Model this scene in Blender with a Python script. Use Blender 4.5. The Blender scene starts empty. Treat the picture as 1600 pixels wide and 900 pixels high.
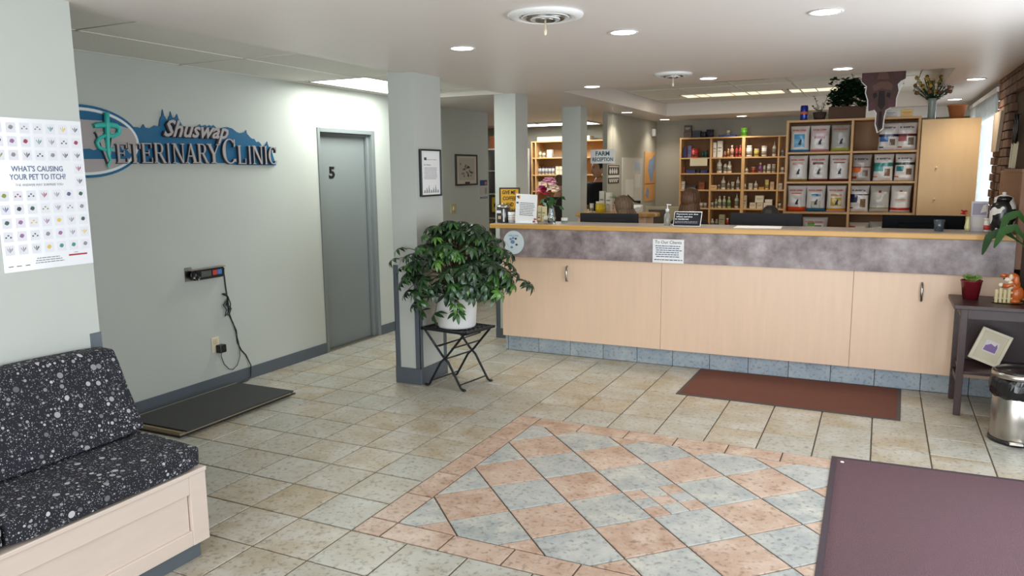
import bpy, bmesh, math, random
from mathutils import Matrix, Vector, noise
R = math.radians
rnd = random.Random(7)
C = bpy.context.scene.collection
sc = bpy.context.scene

# ---------------------------------------------------------------- camera, light, exposure
cd = bpy.data.cameras.new('camera'); cam = bpy.data.objects.new('camera', cd); C.objects.link(cam)
cd.sensor_width = 36; cd.lens = 36 * 1192.7 / 1600; cd.clip_start = .05; cd.clip_end = 100
cam.location = (2.1805, -2.7342, 1.6725)
yaw, pitch, roll = R(25.786), R(8.658), R(-.596)
cam.matrix_world = (Matrix.Translation(cam.location) @ Matrix.Rotation(yaw, 4, 'Z') @
                    Matrix.Rotation(R(90) - pitch, 4, 'X') @ Matrix.Rotation(roll, 4, 'Z'))
sc.camera = cam
sc.view_settings.view_transform = 'Standard'; sc.view_settings.look = 'None'
sc.view_settings.gamma = 1; sc.view_settings.exposure = 0.1
sc.view_settings.use_curve_mapping = False
sc.cycles.use_denoising = True
sc.cycles.sample_clamp_indirect = 6
sc.cycles.max_bounces = 8
sc.cycles.caustics_reflective = False; sc.cycles.caustics_refractive = False
w = bpy.data.worlds.new('world'); sc.world = w; w.use_nodes = True
bg = w.node_tree.nodes['Background']; bg.inputs[0].default_value = (.9, .95, 1, 1); bg.inputs[1].default_value = 5

def area(name, loc, rot, sx, sy, power, col):
    l = bpy.data.lights.new(name, 'AREA'); l.shape = 'RECTANGLE'; l.size = sx; l.size_y = sy
    l.energy = power; l.color = col
    o = bpy.data.objects.new(name, l); C.objects.link(o); o.location = loc; o.rotation_euler = rot
    return o
# daylight through the shop front behind the photographer, the glazed entrance on the right and the blind window
area('daylight_front', (1.0, -4.34, 1.35), (R(90), 0, 0), 3.6, 2.1, 160, (.90, .95, 1))
area('daylight_entrance', (3.36, .8, 1.3), (0, R(90), 0), 2.1, 2.4, 88, (.83, .92, 1))
area('daylight_blinds', (3.085, 6.5, 1.62), (0, R(90), 0), 1.0, 2.1, 15, (.93, .97, 1))
area('fluorescent_glow', (-2.015, 3.21, 2.43), (0, 0, 0), .5, 1.1, 18, (.94, 1, .95))
area('fluorescent_glow', (-2.75, 8.45, 2.36), (0, 0, 0), 1.6, .4, 14, (1, .97, .92))
area('fluorescent_glow', (.75, 7.05, 2.56), (0, 0, 0), 2.2, .35, 12, (1, .9, .72))

# ---------------------------------------------------------------- materials
def s2l(c):
    return tuple(((x / 255) / 12.92 if x / 255 <= .04045 else ((x / 255 + .055) / 1.055) ** 2.4) for x in c)
MATS = {}
def mat(name, rgb, rough=.6, metal=0., var=.06, scale=9., bump=0., spec=.5, emit=0., trans=0., coat=0., stretch=(1, 1, 1), alpha=1.):
    if name in MATS: return MATS[name]
    m = bpy.data.materials.new(name); m.use_nodes = True; nt = m.node_tree; n = nt.nodes; L = nt.links
    b = n['Principled BSDF']; col = s2l(rgb)
    b.inputs['Roughness'].default_value = rough; b.inputs['Metallic'].default_value = metal
    b.inputs['Specular IOR Level'].default_value = spec
    b.inputs['Transmission Weight'].default_value = trans; b.inputs['Coat Weight'].default_value = coat
    b.inputs['Alpha'].default_value = alpha
    if emit:
        b.inputs['Emission Color'].default_value = (*col, 1); b.inputs['Emission Strength'].default_value = emit
    if var or bump:
        t = n.new('ShaderNodeTexCoord'); mp = n.new('ShaderNodeMapping'); mp.inputs['Scale'].default_value = stretch
        L.new(t.outputs['Object'], mp.inputs[0])
        ns = n.new('ShaderNodeTexNoise'); ns.inputs['Scale'].default_value = scale; ns.inputs['Detail'].default_value = 5
        L.new(mp.outputs[0], ns.inputs['Vector'])
        mx = n.new('ShaderNodeMix'); mx.data_type = 'RGBA'
        mx.inputs[6].default_value = (*[c * (1 - var * 2) for c in col], 1)
        mx.inputs[7].default_value = (*[min(1, c * (1 + var * 2)) for c in col], 1)
        L.new(ns.outputs['Fac'], mx.inputs[0]); L.new(mx.outputs[2], b.inputs['Base Color'])
        if bump:
            bp = n.new('ShaderNodeBump'); bp.inputs['Strength'].default_value = bump; bp.inputs['Distance'].default_value = .01
            L.new(ns.outputs['Fac'], bp.inputs['Height']); L.new(bp.outputs[0], b.inputs['Normal'])
    else:
        b.inputs['Base Color'].default_value = (*col, 1)
    MATS[name] = m
    return m
def flat(rgb, rough=.6):
    return mat('print_%d_%d_%d' % tuple(rgb), rgb, rough, var=0)

def stone(name, ca, cb, cc, sc1=5., rough=.36, rand=.25, bump=.25):
    m = bpy.data.materials.new(name); m.use_nodes = True; n = m.node_tree.nodes; L = m.node_tree.links
    b = n['Principled BSDF']; b.inputs['Roughness'].default_value = rough
    g = n.new('ShaderNodeNewGeometry'); oi = n.new('ShaderNodeObjectInfo')
    off = n.new('ShaderNodeVectorMath'); off.operation = 'SCALE'; off.inputs['Scale'].default_value = 17
    cb3 = n.new('ShaderNodeCombineXYZ'); L.new(oi.outputs['Random'], cb3.inputs[0]); L.new(oi.outputs['Random'], cb3.inputs[2])
    L.new(cb3.outputs[0], off.inputs[0])
    ad = n.new('ShaderNodeVectorMath'); L.new(g.outputs['Position'], ad.inputs[0]); L.new(off.outputs[0], ad.inputs[1])
    n1 = n.new('ShaderNodeTexNoise'); n1.inputs['Scale'].default_value = sc1; n1.inputs['Detail'].default_value = 6; n1.inputs['Roughness'].default_value = .62
    n2 = n.new('ShaderNodeTexNoise'); n2.inputs['Scale'].default_value = 42; n2.inputs['Detail'].default_value = 3
    for q in (n1, n2): L.new(ad.outputs[0], q.inputs['Vector'])
    r1 = n.new('ShaderNodeValToRGB'); e = r1.color_ramp.elements
    e[0].position = .36; e[0].color = (*s2l(ca), 1); e[1].position = .66; e[1].color = (*s2l(cb), 1)
    x = e.new(.52); x.color = (*[(a + c) / 2 for a, c in zip(s2l(ca), s2l(cb))], 1)
    L.new(n1.outputs['Fac'], r1.inputs[0])
    m1 = n.new('ShaderNodeMix'); m1.data_type = 'RGBA'; m1.inputs[7].default_value = (*s2l(cc), 1)
    mul = n.new('ShaderNodeMath'); mul.operation = 'MULTIPLY'; mul.inputs[1].default_value = rand * 2.2
    L.new(oi.outputs['Random'], mul.inputs[0]); L.new(mul.outputs[0], m1.inputs[0]); L.new(r1.outputs[0], m1.inputs[6])
    r2 = n.new('ShaderNodeValToRGB'); f = r2.color_ramp.elements
    f[0].position = .30; f[0].color = (.5, .47, .44, 1); f[1].position = .47; f[1].color = (1, 1, 1, 1)
    L.new(n2.outputs['Fac'], r2.inputs[0])
    m2 = n.new('ShaderNodeMix'); m2.data_type = 'RGBA'; m2.blend_type = 'MULTIPLY'; m2.inputs[0].default_value = .8
    L.new(m1.outputs[2], m2.inputs[6]); L.new(r2.outputs[0], m2.inputs[7]); L.new(m2.outputs[2], b.inputs['Base Color'])
    bp = n.new('ShaderNodeBump'); bp.inputs['Strength'].default_value = bump; bp.inputs['Distance'].default_value = .004
    L.new(n2.outputs['Fac'], bp.inputs['Height']); L.new(bp.outputs[0], b.inputs['Normal'])
    return m
M_TILE = stone('beige_stone_tile', (164, 146, 116), (192, 188, 178), (170, 176, 172), sc1=4.2)
M_GREY = stone('grey_blue_stone_tile', (150, 156, 156), (194, 192, 182), (176, 180, 180), sc1=7, rand=.2, bump=.45)
M_PINK = stone('peach_stone_tile', (170, 138, 116), (204, 184, 168), (188, 166, 150), sc1=7, rand=.2, bump=.45)
M_KICK = stone('blue_grey_kick_tile', (142, 156, 168), (172, 180, 184), (150, 162, 172), 7, .4, .15)
M_GROUT = mat('dark_grout', (94, 78, 64), .9, var=.05, scale=30)

def bubble():
    m = bpy.data.materials.new('bubble_print_fabric'); m.use_nodes = True; n = m.node_tree.nodes; L = m.node_tree.links
    b = n['Principled BSDF']; b.inputs['Roughness'].default_value = .85
    t = n.new('ShaderNodeTexCoord'); prev = None
    base = n.new('ShaderNodeRGB'); base.outputs[0].default_value = (*s2l((16, 16, 28)), 1); cur = base.outputs[0]
    for k, (s, r0, r1) in enumerate(((150, .14, .2), (60, .5, .3), (27, .5, .28))):
        v = n.new('ShaderNodeTexVoronoi'); v.inputs['Scale'].default_value = s; L.new(t.outputs['Object'], v.inputs['Vector'])
        sep = n.new('ShaderNodeSeparateColor'); L.new(v.outputs['Color'], sep.inputs[0])
        rr = n.new('ShaderNodeMath'); rr.operation = 'MULTIPLY_ADD'; rr.inputs[1].default_value = r1; rr.inputs[2].default_value = r0 * (.2 if k else 1)
        L.new(sep.outputs[0], rr.inputs[0])
        ring = n.new('ShaderNodeMath'); ring.operation = 'MULTIPLY'; ring.inputs[1].default_value = 1.45; L.new(rr.outputs[0], ring.inputs[0])
        a = n.new('ShaderNodeMath'); a.operation = 'LESS_THAN'; L.new(v.outputs['Distance'], a.inputs[0]); L.new(ring.outputs[0], a.inputs[1])
        c = n.new('ShaderNodeMath'); c.operation = 'LESS_THAN'; L.new(v.outputs['Distance'], c.inputs[0]); L.new(rr.outputs[0], c.inputs[1])
        if k:   # only some cells carry a big bubble
            on = n.new('ShaderNodeMath'); on.operation = 'GREATER_THAN'; on.inputs[1].default_value = .34; L.new(sep.outputs[1], on.inputs[0])
            for q in (a, c):
                mm = n.new('ShaderNodeMath'); mm.operation = 'MULTIPLY'; L.new(q.outputs[0], mm.inputs[0]); L.new(on.outputs[0], mm.inputs[1])
                if q is a: ao = mm.outputs[0]
                else: co = mm.outputs[0]
        else: ao, co = a.outputs[0], c.outputs[0]
        x1 = n.new('ShaderNodeMix'); x1.data_type = 'RGBA'; L.new(ao, x1.inputs[0]); L.new(cur, x1.inputs[6]); x1.inputs[7].default_value = (.006, .006, .008, 1)
        if k == 0: x1.inputs[7].default_value = (.012, .012, .02, 1)
        g = n.new('ShaderNodeMix'); g.data_type = 'RGBA'; L.new(sep.outputs[2], g.inputs[0])
        g.inputs[6].default_value = (*s2l((88, 88, 96)), 1); g.inputs[7].default_value = (*s2l((188, 188, 194)), 1)
        x2 = n.new('ShaderNodeMix'); x2.data_type = 'RGBA'; L.new(co, x2.inputs[0]); L.new(x1.outputs[2], x2.inputs[6]); L.new(g.outputs[2], x2.inputs[7])
        cur = x2.outputs[2]
    L.new(cur, b.inputs['Base Color'])
    return m
M_BUB = bubble()
def cloud(name, ca, cb, cc, s, rough):
    m = bpy.data.materials.new(name); m.use_nodes = True; n = m.node_tree.nodes; L = m.node_tree.links
    b = n['Principled BSDF']; b.inputs['Roughness'].default_value = rough
    t = n.new('ShaderNodeTexCoord'); ns = n.new('ShaderNodeTexNoise'); ns.inputs['Scale'].default_value = s; ns.inputs['Detail'].default_value = 8; ns.inputs['Roughness'].default_value = .65
    L.new(t.outputs['Object'], ns.inputs['Vector']); r = n.new('ShaderNodeValToRGB'); e = r.color_ramp.elements
    e[0].position = .35; e[0].color = (*s2l(ca), 1); e[1].position = .68; e[1].color = (*s2l(cc), 1); x = e.new(.5); x.color = (*s2l(cb), 1)
    L.new(ns.outputs['Fac'], r.inputs[0]); L.new(r.outputs[0], b.inputs['Base Color'])
    return m
M_LAM = cloud('mauve_mottled_laminate', (110, 98, 99), (146, 132, 132), (178, 168, 168), 6, .45)
M_HIDE = cloud('black_and_white_hide', (20, 18, 18), (28, 26, 24), (225, 222, 215), 12, .25)
h = M_HIDE.node_tree.nodes
for q in h:
    if q.type == 'VALTORGB': q.color_ramp.interpolation = 'CONSTANT'; q.color_ramp.elements[1].position = .45; q.color_ramp.elements[2].position = .52
    if q.type == 'TEX_NOISE': q.inputs['Detail'].default_value = 1
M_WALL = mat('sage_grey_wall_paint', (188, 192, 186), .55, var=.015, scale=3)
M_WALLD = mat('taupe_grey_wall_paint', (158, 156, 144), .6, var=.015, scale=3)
M_CEIL = mat('off_white_ceiling_paint', (222, 214, 208), .42, var=.01, scale=2)
M_CEILT = mat('ceiling_tile', (226, 224, 216), .85, var=.03, scale=60, bump=.1)
M_TBAR = mat('white_ceiling_grid', (222, 220, 212), .5, var=0)
M_BASE = mat('slate_grey_trim', (84, 92, 100), .45, var=.03)
M_DOOR = mat('grey_painted_steel', (122, 128, 128), .45, var=.02, scale=4)
M_MAPLE = mat('pale_maple_panel', (229, 198, 171), .4, var=.035, scale=9, stretch=(3, 3, .25))
M_BENCH = mat('whitewashed_maple', (212, 196, 184), .45, var=.03, scale=8, stretch=(4, .6, 4))
M_EDGE = mat('golden_maple_edge', (206, 158, 84), .35, var=.06, scale=12, stretch=(.4, 3, 3))
M_SHELF = mat('maple_shelving', (204, 162, 110), .5, var=.04, scale=8, stretch=(.6, 3, 3))
M_SHELFB = mat('maple_shelf_back', (150, 108, 68), .6, var=.05, scale=6)
M_CAB = mat('maple_cabinet_door', (214, 178, 128), .4, var=.03, scale=7, stretch=(3, 3, .4))
M_WORK = mat('grey_worktop_laminate', (150, 142, 136), .3, var=.04, scale=30)
M_WHITE = mat('white_plastic', (228, 228, 226), .35, var=.01)
M_CREAM = mat('cream_plastic', (226, 214, 186), .4, var=.01)
M_BLACK = mat('black_plastic', (22, 22, 24), .35, var=.02)
M_MON = mat('charcoal_monitor_back', (26, 26, 30), .65, var=.03, spec=.25)
M_GLOSSB = mat('glossy_black_screen', (6, 6, 8), .5, var=0, spec=.05)
M_RUB = mat('black_rubber_mat', (44, 44, 44), .7, var=.08, scale=200, bump=.3)
M_IRON = mat('black_wrought_iron', (34, 38, 42), .45, .4, var=.1, scale=40)
M_STEEL = mat('brushed_steel', (176, 170, 162), .28, 1, var=.03, scale=20, stretch=(20, 20, .5))
M_ESP = mat('espresso_stained_wood', (54, 34, 33), .4, var=.08, scale=10, stretch=(1, 4, 4))
M_RUST = mat('rust_brown_carpet', (98, 54, 38), .95, var=.12, scale=160, bump=.5)
M_PLUM = mat('mauve_plum_carpet', (97, 70, 76), .97, var=.13, scale=190, bump=.9)
M_LEAF = [mat('leaf_green_%s' % a, c, .35, var=.1, scale=14) for a, c in (('deep', (34, 66, 32)), ('mid', (48, 88, 38)), ('fresh', (78, 122, 46)), ('shade', (24, 48, 28)))]
M_STEM = mat('brown_stem', (92, 76, 50), .7, var=.1)
M_PAPER = mat('white_paper', (240, 240, 240), .5, var=0)
M_GLASS = mat('clear_glass', (235, 245, 245), .03, var=0, trans=1)
M_SKIN = mat('skin', (224, 172, 146), .5, var=.04, scale=12)
M_LAMP = mat('lit_lamp_disc', (255, 250, 240), .5, var=0, emit=14)
M_FLUO = mat('lit_fluorescent_diffuser', (250, 255, 248), .5, var=0, emit=7)
M_FLUW = mat('lit_warm_diffuser', (255, 238, 200), .5, var=0, emit=1.1)
M_BRICK = stone('brown_brick', (88, 60, 44), (122, 90, 66), (100, 74, 58), 9, .8, .3, .5)
M_WOOD = mat('reddish_wood_board', (132, 90, 62), .5, var=.1, scale=8, stretch=(4, 4, .4))
M_NICHE = mat('dark_niche', (66, 50, 38), .8, var=.06)
M_TERRA = mat('terracotta', (176, 112, 70), .7, var=.06)

# ---------------------------------------------------------------- mesh builder
I4 = Matrix.Identity(4)
_tc = {}
def text_mesh(s, shear=0., bold=0.):
    k = (s, shear, bold)
    if k not in _tc:
        cu = bpy.data.curves.new('t', 'FONT'); cu.body = s; cu.size = 1; cu.shear = shear; cu.extrude = .5; cu.offset = bold; cu.resolution_u = 2
        o = bpy.data.objects.new('t', cu); C.objects.link(o); bpy.context.view_layer.update()
        me = bpy.data.meshes.new_from_object(o.evaluated_get(bpy.context.evaluated_depsgraph_get()))
        vs = [v.co.copy() for v in me.vertices]; fs = [tuple(p.vertices) for p in me.polygons]
        bpy.data.objects.remove(o); bpy.data.curves.remove(cu); bpy.data.meshes.remove(me)
        x0 = min(v.x for v in vs); x1 = max(v.x for v in vs); y0 = min(v.y for v in vs); y1 = max(v.y for v in vs)
        vs = [Vector(((v.x - x0) / (x1 - x0), (v.y - y0) / (y1 - y0), v.z)) for v in vs]
        _tc[k] = (vs, fs, (x1 - x0) / (y1 - y0))
    return _tc[k]
def PX(x, y, z):   # plane facing +x: u -> +y, v -> +z, w -> +x
    return Matrix(((0, 0, 1, x), (1, 0, 0, y), (0, 1, 0, z), (0, 0, 0, 1)))
def PY(x, y, z):   # plane facing -y: u -> +x, v -> +z, w -> -y
    return Matrix(((1, 0, 0, x), (0, 0, -1, y), (0, 1, 0, z), (0, 0, 0, 1)))
class MB:
    def __init__(s): s.v = []; s.f = []; s.m = []; s.T = I4; s.sm = []
    def add(s, vs, fs, m=0, smooth=False):
        n = len(s.v); s.v += [s.T @ Vector(p) for p in vs]
        for f in fs: s.f.append(tuple(n + i for i in f)); s.m.append(m); s.sm.append(smooth)
        return s
    def box(s, x0, x1, y0, y1, z0, z1, m=0):
        return s.add([(x0, y0, z0), (x1, y0, z0), (x1, y1, z0), (x0, y1, z0), (x0, y0, z1), (x1, y0, z1), (x1, y1, z1), (x0, y1, z1)],
                     [(0, 3, 2, 1), (4, 5, 6, 7), (0, 1, 5, 4), (1, 2, 6, 5), (2, 3, 7, 6), (3, 0, 4, 7)], m)
    def prism(s, pts, z0, z1, m=0):
        n = len(pts); a = sum(pts[i][0] * pts[(i + 1) % n][1] - pts[(i + 1) % n][0] * pts[i][1] for i in range(n))
        if a < 0: pts = pts[::-1]
        return s.add([(x, y, z0) for x, y in pts] + [(x, y, z1) for x, y in pts],
                     [tuple(range(n - 1, -1, -1)), tuple(range(n, 2 * n))] + [(i, (i + 1) % n, n + (i + 1) % n, n + i) for i in range(n)], m)
    def lathe(s, cx, cy, prof, n=20, m=0, sx=1., sy=1., smooth=True):
        vs = []; fs = []; k = len(prof)
        for r, z in prof:
            for i in range(n):
                a = 2 * math.pi * i / n; vs.append((cx + r * sx * math.cos(a), cy + r * sy * math.sin(a), z))
        for j in range(k - 1):
            for i in range(n):
                i2 = (i + 1) % n; fs.append((j * n + i, j * n + i2, (j + 1) * n + i2, (j + 1) * n + i))
        if prof[0][0] > 1e-5: fs.append(tuple(range(n - 1, -1, -1)))
        if prof[-1][0] > 1e-5: fs.append(tuple((k - 1) * n + i for i in range(n)))
        return s.add(vs, fs, m, smooth)
    def tube(s, pts, r, n=6, m=0, smooth=True):
        pts = [Vector(p) for p in pts]; vs = []; fs = []; up = Vector((0, 0, 1)); k = len(pts)
        rr = r if isinstance(r, (list, tuple)) else [r] * k
        for i, p in enumerate(pts):
            d = (pts[min(i + 1, k - 1)] - pts[max(i - 1, 0)]).normalized()
            a = d.cross(up if abs(d.z) < .95 else Vector((1, 0, 0))).normalized(); b = a.cross(d)
            for j in range(n):
                t = 2 * math.pi * j / n; vs.append(p + a * math.cos(t) * rr[i] + b * math.sin(t) * rr[i])
        for i in range(k - 1):
            for j in range(n):
                j2 = (j + 1) % n; fs.append((i * n + j, i * n + j2, (i + 1) * n + j2, (i + 1) * n + j))
        fs.append(tuple(range(n))); fs.append(tuple((k - 1) * n + j for j in range(n - 1, -1, -1)))
        return s.add(vs, fs, m, smooth)
    def ell(s, c, r, n=14, k=9, m=0, fn=None):
        vs = [(0, 0, 1)]; fs = []
        for j in range(1, k):
            t = math.pi * j / k
            for i in range(n):
                a = 2 * math.pi * i / n; vs.append((math.sin(t) * math.cos(a), math.sin(t) * math.sin(a), math.cos(t)))
        vs.append((0, 0, -1)); e = len(vs) - 1
        for i in range(n):
            i2 = (i + 1) % n; fs.append((0, 1 + i, 1 + i2)); fs.append((e, 1 + (k - 2) * n + i2, 1 + (k - 2) * n + i))
            for j in range(k - 2): fs.append((1 + j * n + i, 1 + (j + 1) * n + i, 1 + (j + 1) * n + i2, 1 + j * n + i2))
        if fn: vs = [fn(Vector(v)) for v in vs]
        return s.add([(c[0] + v[0] * r[0], c[1] + v[1] * r[1], c[2] + v[2] * r[2]) for v in vs], fs, m, True)
    def text(s, t, u0, v0, u1, v1, m=0, th=.002, shear=0., bold=0., w0=0.):
        vs, fs, _ = text_mesh(t, shear, bold)
        return s.add([(u0 + v.x * (u1 - u0), v0 + v.y * (v1 - v0), w0 + (v.z + .5) * th) for v in vs], fs, m)
    def build(s, name, mats, parent=None, bev=0., seg=2, sub=0):
        me = bpy.data.meshes.new(name); o = Vector((0, 0, 0))
        q = parent
        while q is not None: o = o + q.location; q = q.parent
        base = Vector((0, 0, 0))
        if parent is None and s.v:
            base = Vector((sum(v.x for v in s.v) / len(s.v), sum(v.y for v in s.v) / len(s.v), min(v.z for v in s.v)))
        me.from_pydata([tuple(v - o - base) for v in s.v], [], s.f)
        if not isinstance(mats, (list, tuple)): mats = [mats]
        for x in mats: me.materials.append(x)
        me.polygons.foreach_set('material_index', s.m); me.polygons.foreach_set('use_smooth', s.sm); me.update()
        ob = bpy.data.objects.new(name, me); C.objects.link(ob); ob.location = base
        if parent is not None: ob.parent = parent
        if bev:
            b = ob.modifiers.new('bevel', 'BEVEL'); b.width = bev; b.segments = seg; b.limit_method = 'ANGLE'; b.angle_limit = R(40)
            b.harden_normals = False
        if sub:
            b = ob.modifiers.new('sub', 'SUBSURF'); b.levels = sub; b.render_levels = sub
        return ob
def thing(name, label, cat, loc=(0, 0, 0), group=None):
    o = bpy.data.objects.new(name, None); C.objects.link(o); o.location = loc; o.empty_display_size = .05
    o['label'] = label; o['category'] = cat
    if group: o['group'] = group
    return o
def tag(o, label, cat, group=None):
    o['label'] = label; o['category'] = cat
    if group: o['group'] = group
    return o
def struct(o): o['kind'] = 'structure'; return o
def stuff(o): o['kind'] = 'stuff'; return o
def inst(src, name, parent, loc, rz=0, mats=None):
    o = bpy.data.objects.new(name, src); C.objects.link(o); o.location = loc; o.rotation_euler = (0, 0, rz); o.parent = parent
    return o

# ================================================================ THE SETTING
T = .315
floor = MB().box(-4.6, 3.6, -4.6, 9.5, -.12, -.006).build('floor', M_GROUT); struct(floor)
FL = floor.location
def tile_mesh(name, pts, m, g=.0042, c=.003, th=.012):
    """one stone piece: outline shrunk by half a joint, small chamfer on the top edge"""
    cx = sum(p[0] for p in pts) / len(pts); cy = sum(p[1] for p in pts) / len(pts)
    if sum(pts[i][0] * pts[(i + 1) % len(pts)][1] - pts[(i + 1) % len(pts)][0] * pts[i][1] for i in range(len(pts))) < 0: pts = pts[::-1]
    def inset(d):
        out = []; n = len(pts)
        for i in range(n):
            p0 = Vector(pts[i - 1]); p1 = Vector(pts[i]); p2 = Vector(pts[(i + 1) % n])
            d1 = (p1 - p0).normalized(); d2 = (p2 - p1).normalized()
            n1 = Vector((-d1.y, d1.x)); n2 = Vector((-d2.y, d2.x)); k = 1 + n1.dot(n2)
            q = p1 + (n1 + n2) * (d / max(k, .3)); out.append((q.x - cx, q.y - cy))
        return out
    a, b = inset(g), inset(g + c); n = len(a)
    me = bpy.data.meshes.new(name)
    me.from_pydata([(x, y, -th) for x, y in a] + [(x, y, -c * .6) for x, y in a] + [(x, y, 0) for x, y in b], [],
                   [(i, (i + 1) % n, n + (i + 1) % n, n + i) for i in range(n)] + [(n + i, n + (i + 1) % n, 2 * n + (i + 1) % n, 2 * n + i) for i in range(n)] + [tuple(range(2 * n, 3 * n))])
    me.materials.append(m); me.update()
    return me, (cx, cy)
full, _ = tile_mesh('floor_tile', [(-T / 2, -T / 2), (T / 2, -T / 2), (T / 2, T / 2), (-T / 2, T / 2)], M_TILE)
def put(me, name, x, y, z=0):
    o = bpy.data.objects.new(name, me); C.objects.link(o); o.parent = floor
    o.location = (x - FL.x, y - FL.y, z - FL.z); return o
rest = MB()
for j in range(-12, 30):
    for i in range(-15, 11):
        if 0 <= i < 8 and 0 <= j < 6: continue
        x0, x1, y0, y1 = i * T, (i + 1) * T, j * T, (j + 1) * T
        near = -3 <= j <= 11 and -7 <= i <= 9 and not (i < -1 and j < -2) and not (j == 11 and i >= -3) and not (i >= 7 and j < 0)
        if near: put(full, 'floor_tile', x0 + T / 2, y0 + T / 2, -.0003 + .0004 * rnd.random())
        elif -8 == i and -3 <= j <= 19:
            me, c = tile_mesh('floor_tile', [(-2.459, y0), (x1, y0), (x1, y1), (-2.459, y1)], M_TILE) if x1 > -2.44 else (None, None)
            if me: put(me, 'floor_tile', *c)
        else:
            rest.box(x0 + .003, x1 - .003, y0 + .003, y1 - .003, -.012, -.0005)
stuff(rest.build('tile_field', M_TILE, floor))
# inlay: border of half tiles, diagonal chequer, nine-piece centre
def poly_clip(pts, x0, x1, y0, y1):
    for ax, v, sg in ((0, x0, 1), (0, x1, -1), (1, y0, 1), (1, y1, -1)):
        out = []
        for k in range(len(pts)):
            p, q = pts[k - 1], pts[k]; dp, dq = sg * (p[ax] - v), sg * (q[ax] - v)
            if (dp > 1e-9) != (dq > 1e-9):
                t = dp / (dp - dq); out.append((p[0] + t * (q[0] - p[0]), p[1] + t * (q[1] - p[1])))
            if dq > 1e-9: out.append(q)
        pts = out
        if not pts: return pts
    return pts
def bt(x0, x1, y0, y1):
    me, c = tile_mesh('border_tile', [(x0 * T, y0 * T), (x1 * T, y0 * T), (x1 * T, y1 * T), (x0 * T, y1 * T)], M_PINK); put(me, 'border_tile', *c)
for (x0, y0) in ((0, 0), (7.5, 0), (0, 5.5), (7.5, 5.5)): bt(x0, x0 + .5, y0, y0 + .5)
for k in range(7): bt(.5 + k, 1.5 + k, 0, .5); bt(.5 + k, 1.5 + k, 5.5, 6)
for k in range(5): bt(0, .5, .5 + k, 1.5 + k); bt(7.5, 8, .5 + k, 1.5 + k)
H = math.sqrt(.5)
for a in range(-7, 8):
    for b in range(-7, 8):
        cx, cy = 4 + (a + b) * H, 3 + (a - b) * H
        pts = poly_clip([(cx - H, cy), (cx, cy - H), (cx + H, cy), (cx, cy + H)], .5, 7.5, .5, 5.5)
        if len(pts) < 3: continue
        if a == 0 and b == 0:
            cols = 'PPGPPPPGP'
            for u in range(3):
                for v in range(3):
                    mx, my = cx + ((u - 1) + (v - 1)) * H / 3, cy + ((u - 1) - (v - 1)) * H / 3; h3 = H / 3
                    me, c = tile_mesh('mosaic_tile', [(q[0] * T, q[1] * T) for q in ((mx - h3, my), (mx, my - h3), (mx + h3, my), (mx, my + h3))],
                                      M_PINK if (u, v) not in ((0, 1), (1, 0), (2, 1), (1, 2)) or (u + v) % 2 == 0 else M_GREY, g=.002)
                    put(me, 'mosaic_tile', *c)
            continue
        ar = abs(sum(pts[k - 1][0] * pts[k][1] - pts[k][0] * pts[k - 1][1] for k in range(len(pts)))) / 2
        if ar < .02: continue
        me, c = tile_mesh('inlay_tile', [(p[0] * T, p[1] * T) for p in pts], M_PINK if (a + b) % 2 == 0 else M_GREY)
        put(me, 'inlay_tile', *c)

# ---- walls
Z = 2.42
b = MB(); b.box(-2.62, -2.459, -4.6, 2.865, 0, 2.7); b.box(-2.62, -2.459, 3.675, 6.2, 0, 2.7); b.box(-2.62, -2.459, 2.865, 3.675, 2.075, 2.7)
struct(b.build('wall_left', M_WALL))
b = MB(); b.box(-1.19, -1.04, -4.55, -.45, 0, Z + .1); struct(b.build('wall_partition', M_WALL))
b = MB(); b.box(-2.62, -.8, -4.7, -4.4, 0, 2.7); b.box(2.8, 3.6, -4.7, -4.4, 0, 2.7); b.box(-.8, 2.8, -4.7, -4.4, 0, .3); b.box(-.8, 2.8, -4.7, -4.4, 2.4, 2.7)
struct(b.build('wall_front', M_WALL))
b = MB(); b.box(3.4, 3.55, -4.4, -.5, 0, 2.7); b.box(3.4, 3.55, 2.1, 3.62, 0, 2.7); b.box(3.4, 3.55, -.5, 2.1, 0, .1); b.box(3.4, 3.55, -.5, 2.1, 2.38, 2.7)
struct(b.build('wall_right', M_WALL))
b = MB(); b.box(3.1, 3.13, 5.3, 5.4, 0, Z); b.box(3.1, 3.13, 8.35, 9.35, 0, Z); b.box(3.1, 3.13, 5.4, 8.35, 0, 1.02); b.box(3.1, 3.13, 5.4, 8.35, 2.35, Z)
struct(b.build('wall_right', M_WALL))
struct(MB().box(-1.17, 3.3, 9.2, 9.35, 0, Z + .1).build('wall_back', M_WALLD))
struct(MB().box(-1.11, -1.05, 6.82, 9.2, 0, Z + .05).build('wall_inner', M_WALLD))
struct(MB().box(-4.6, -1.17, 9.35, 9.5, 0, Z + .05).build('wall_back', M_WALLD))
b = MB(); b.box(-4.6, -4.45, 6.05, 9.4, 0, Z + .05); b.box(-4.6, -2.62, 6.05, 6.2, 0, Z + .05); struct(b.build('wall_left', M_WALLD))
for nm, x0, x1, y0, y1 in (('wall_column', -1.27, -1.045, 2.26, 2.66), ('wall_column', -1.286, -1.055, 4.08, 4.36), ('wall_column', -1.29, -1.055, 5.86, 6.08)):
    struct(MB().box(x0, x1, y0, y1, 0, Z + .05).build(nm, M_WALL))
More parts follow.
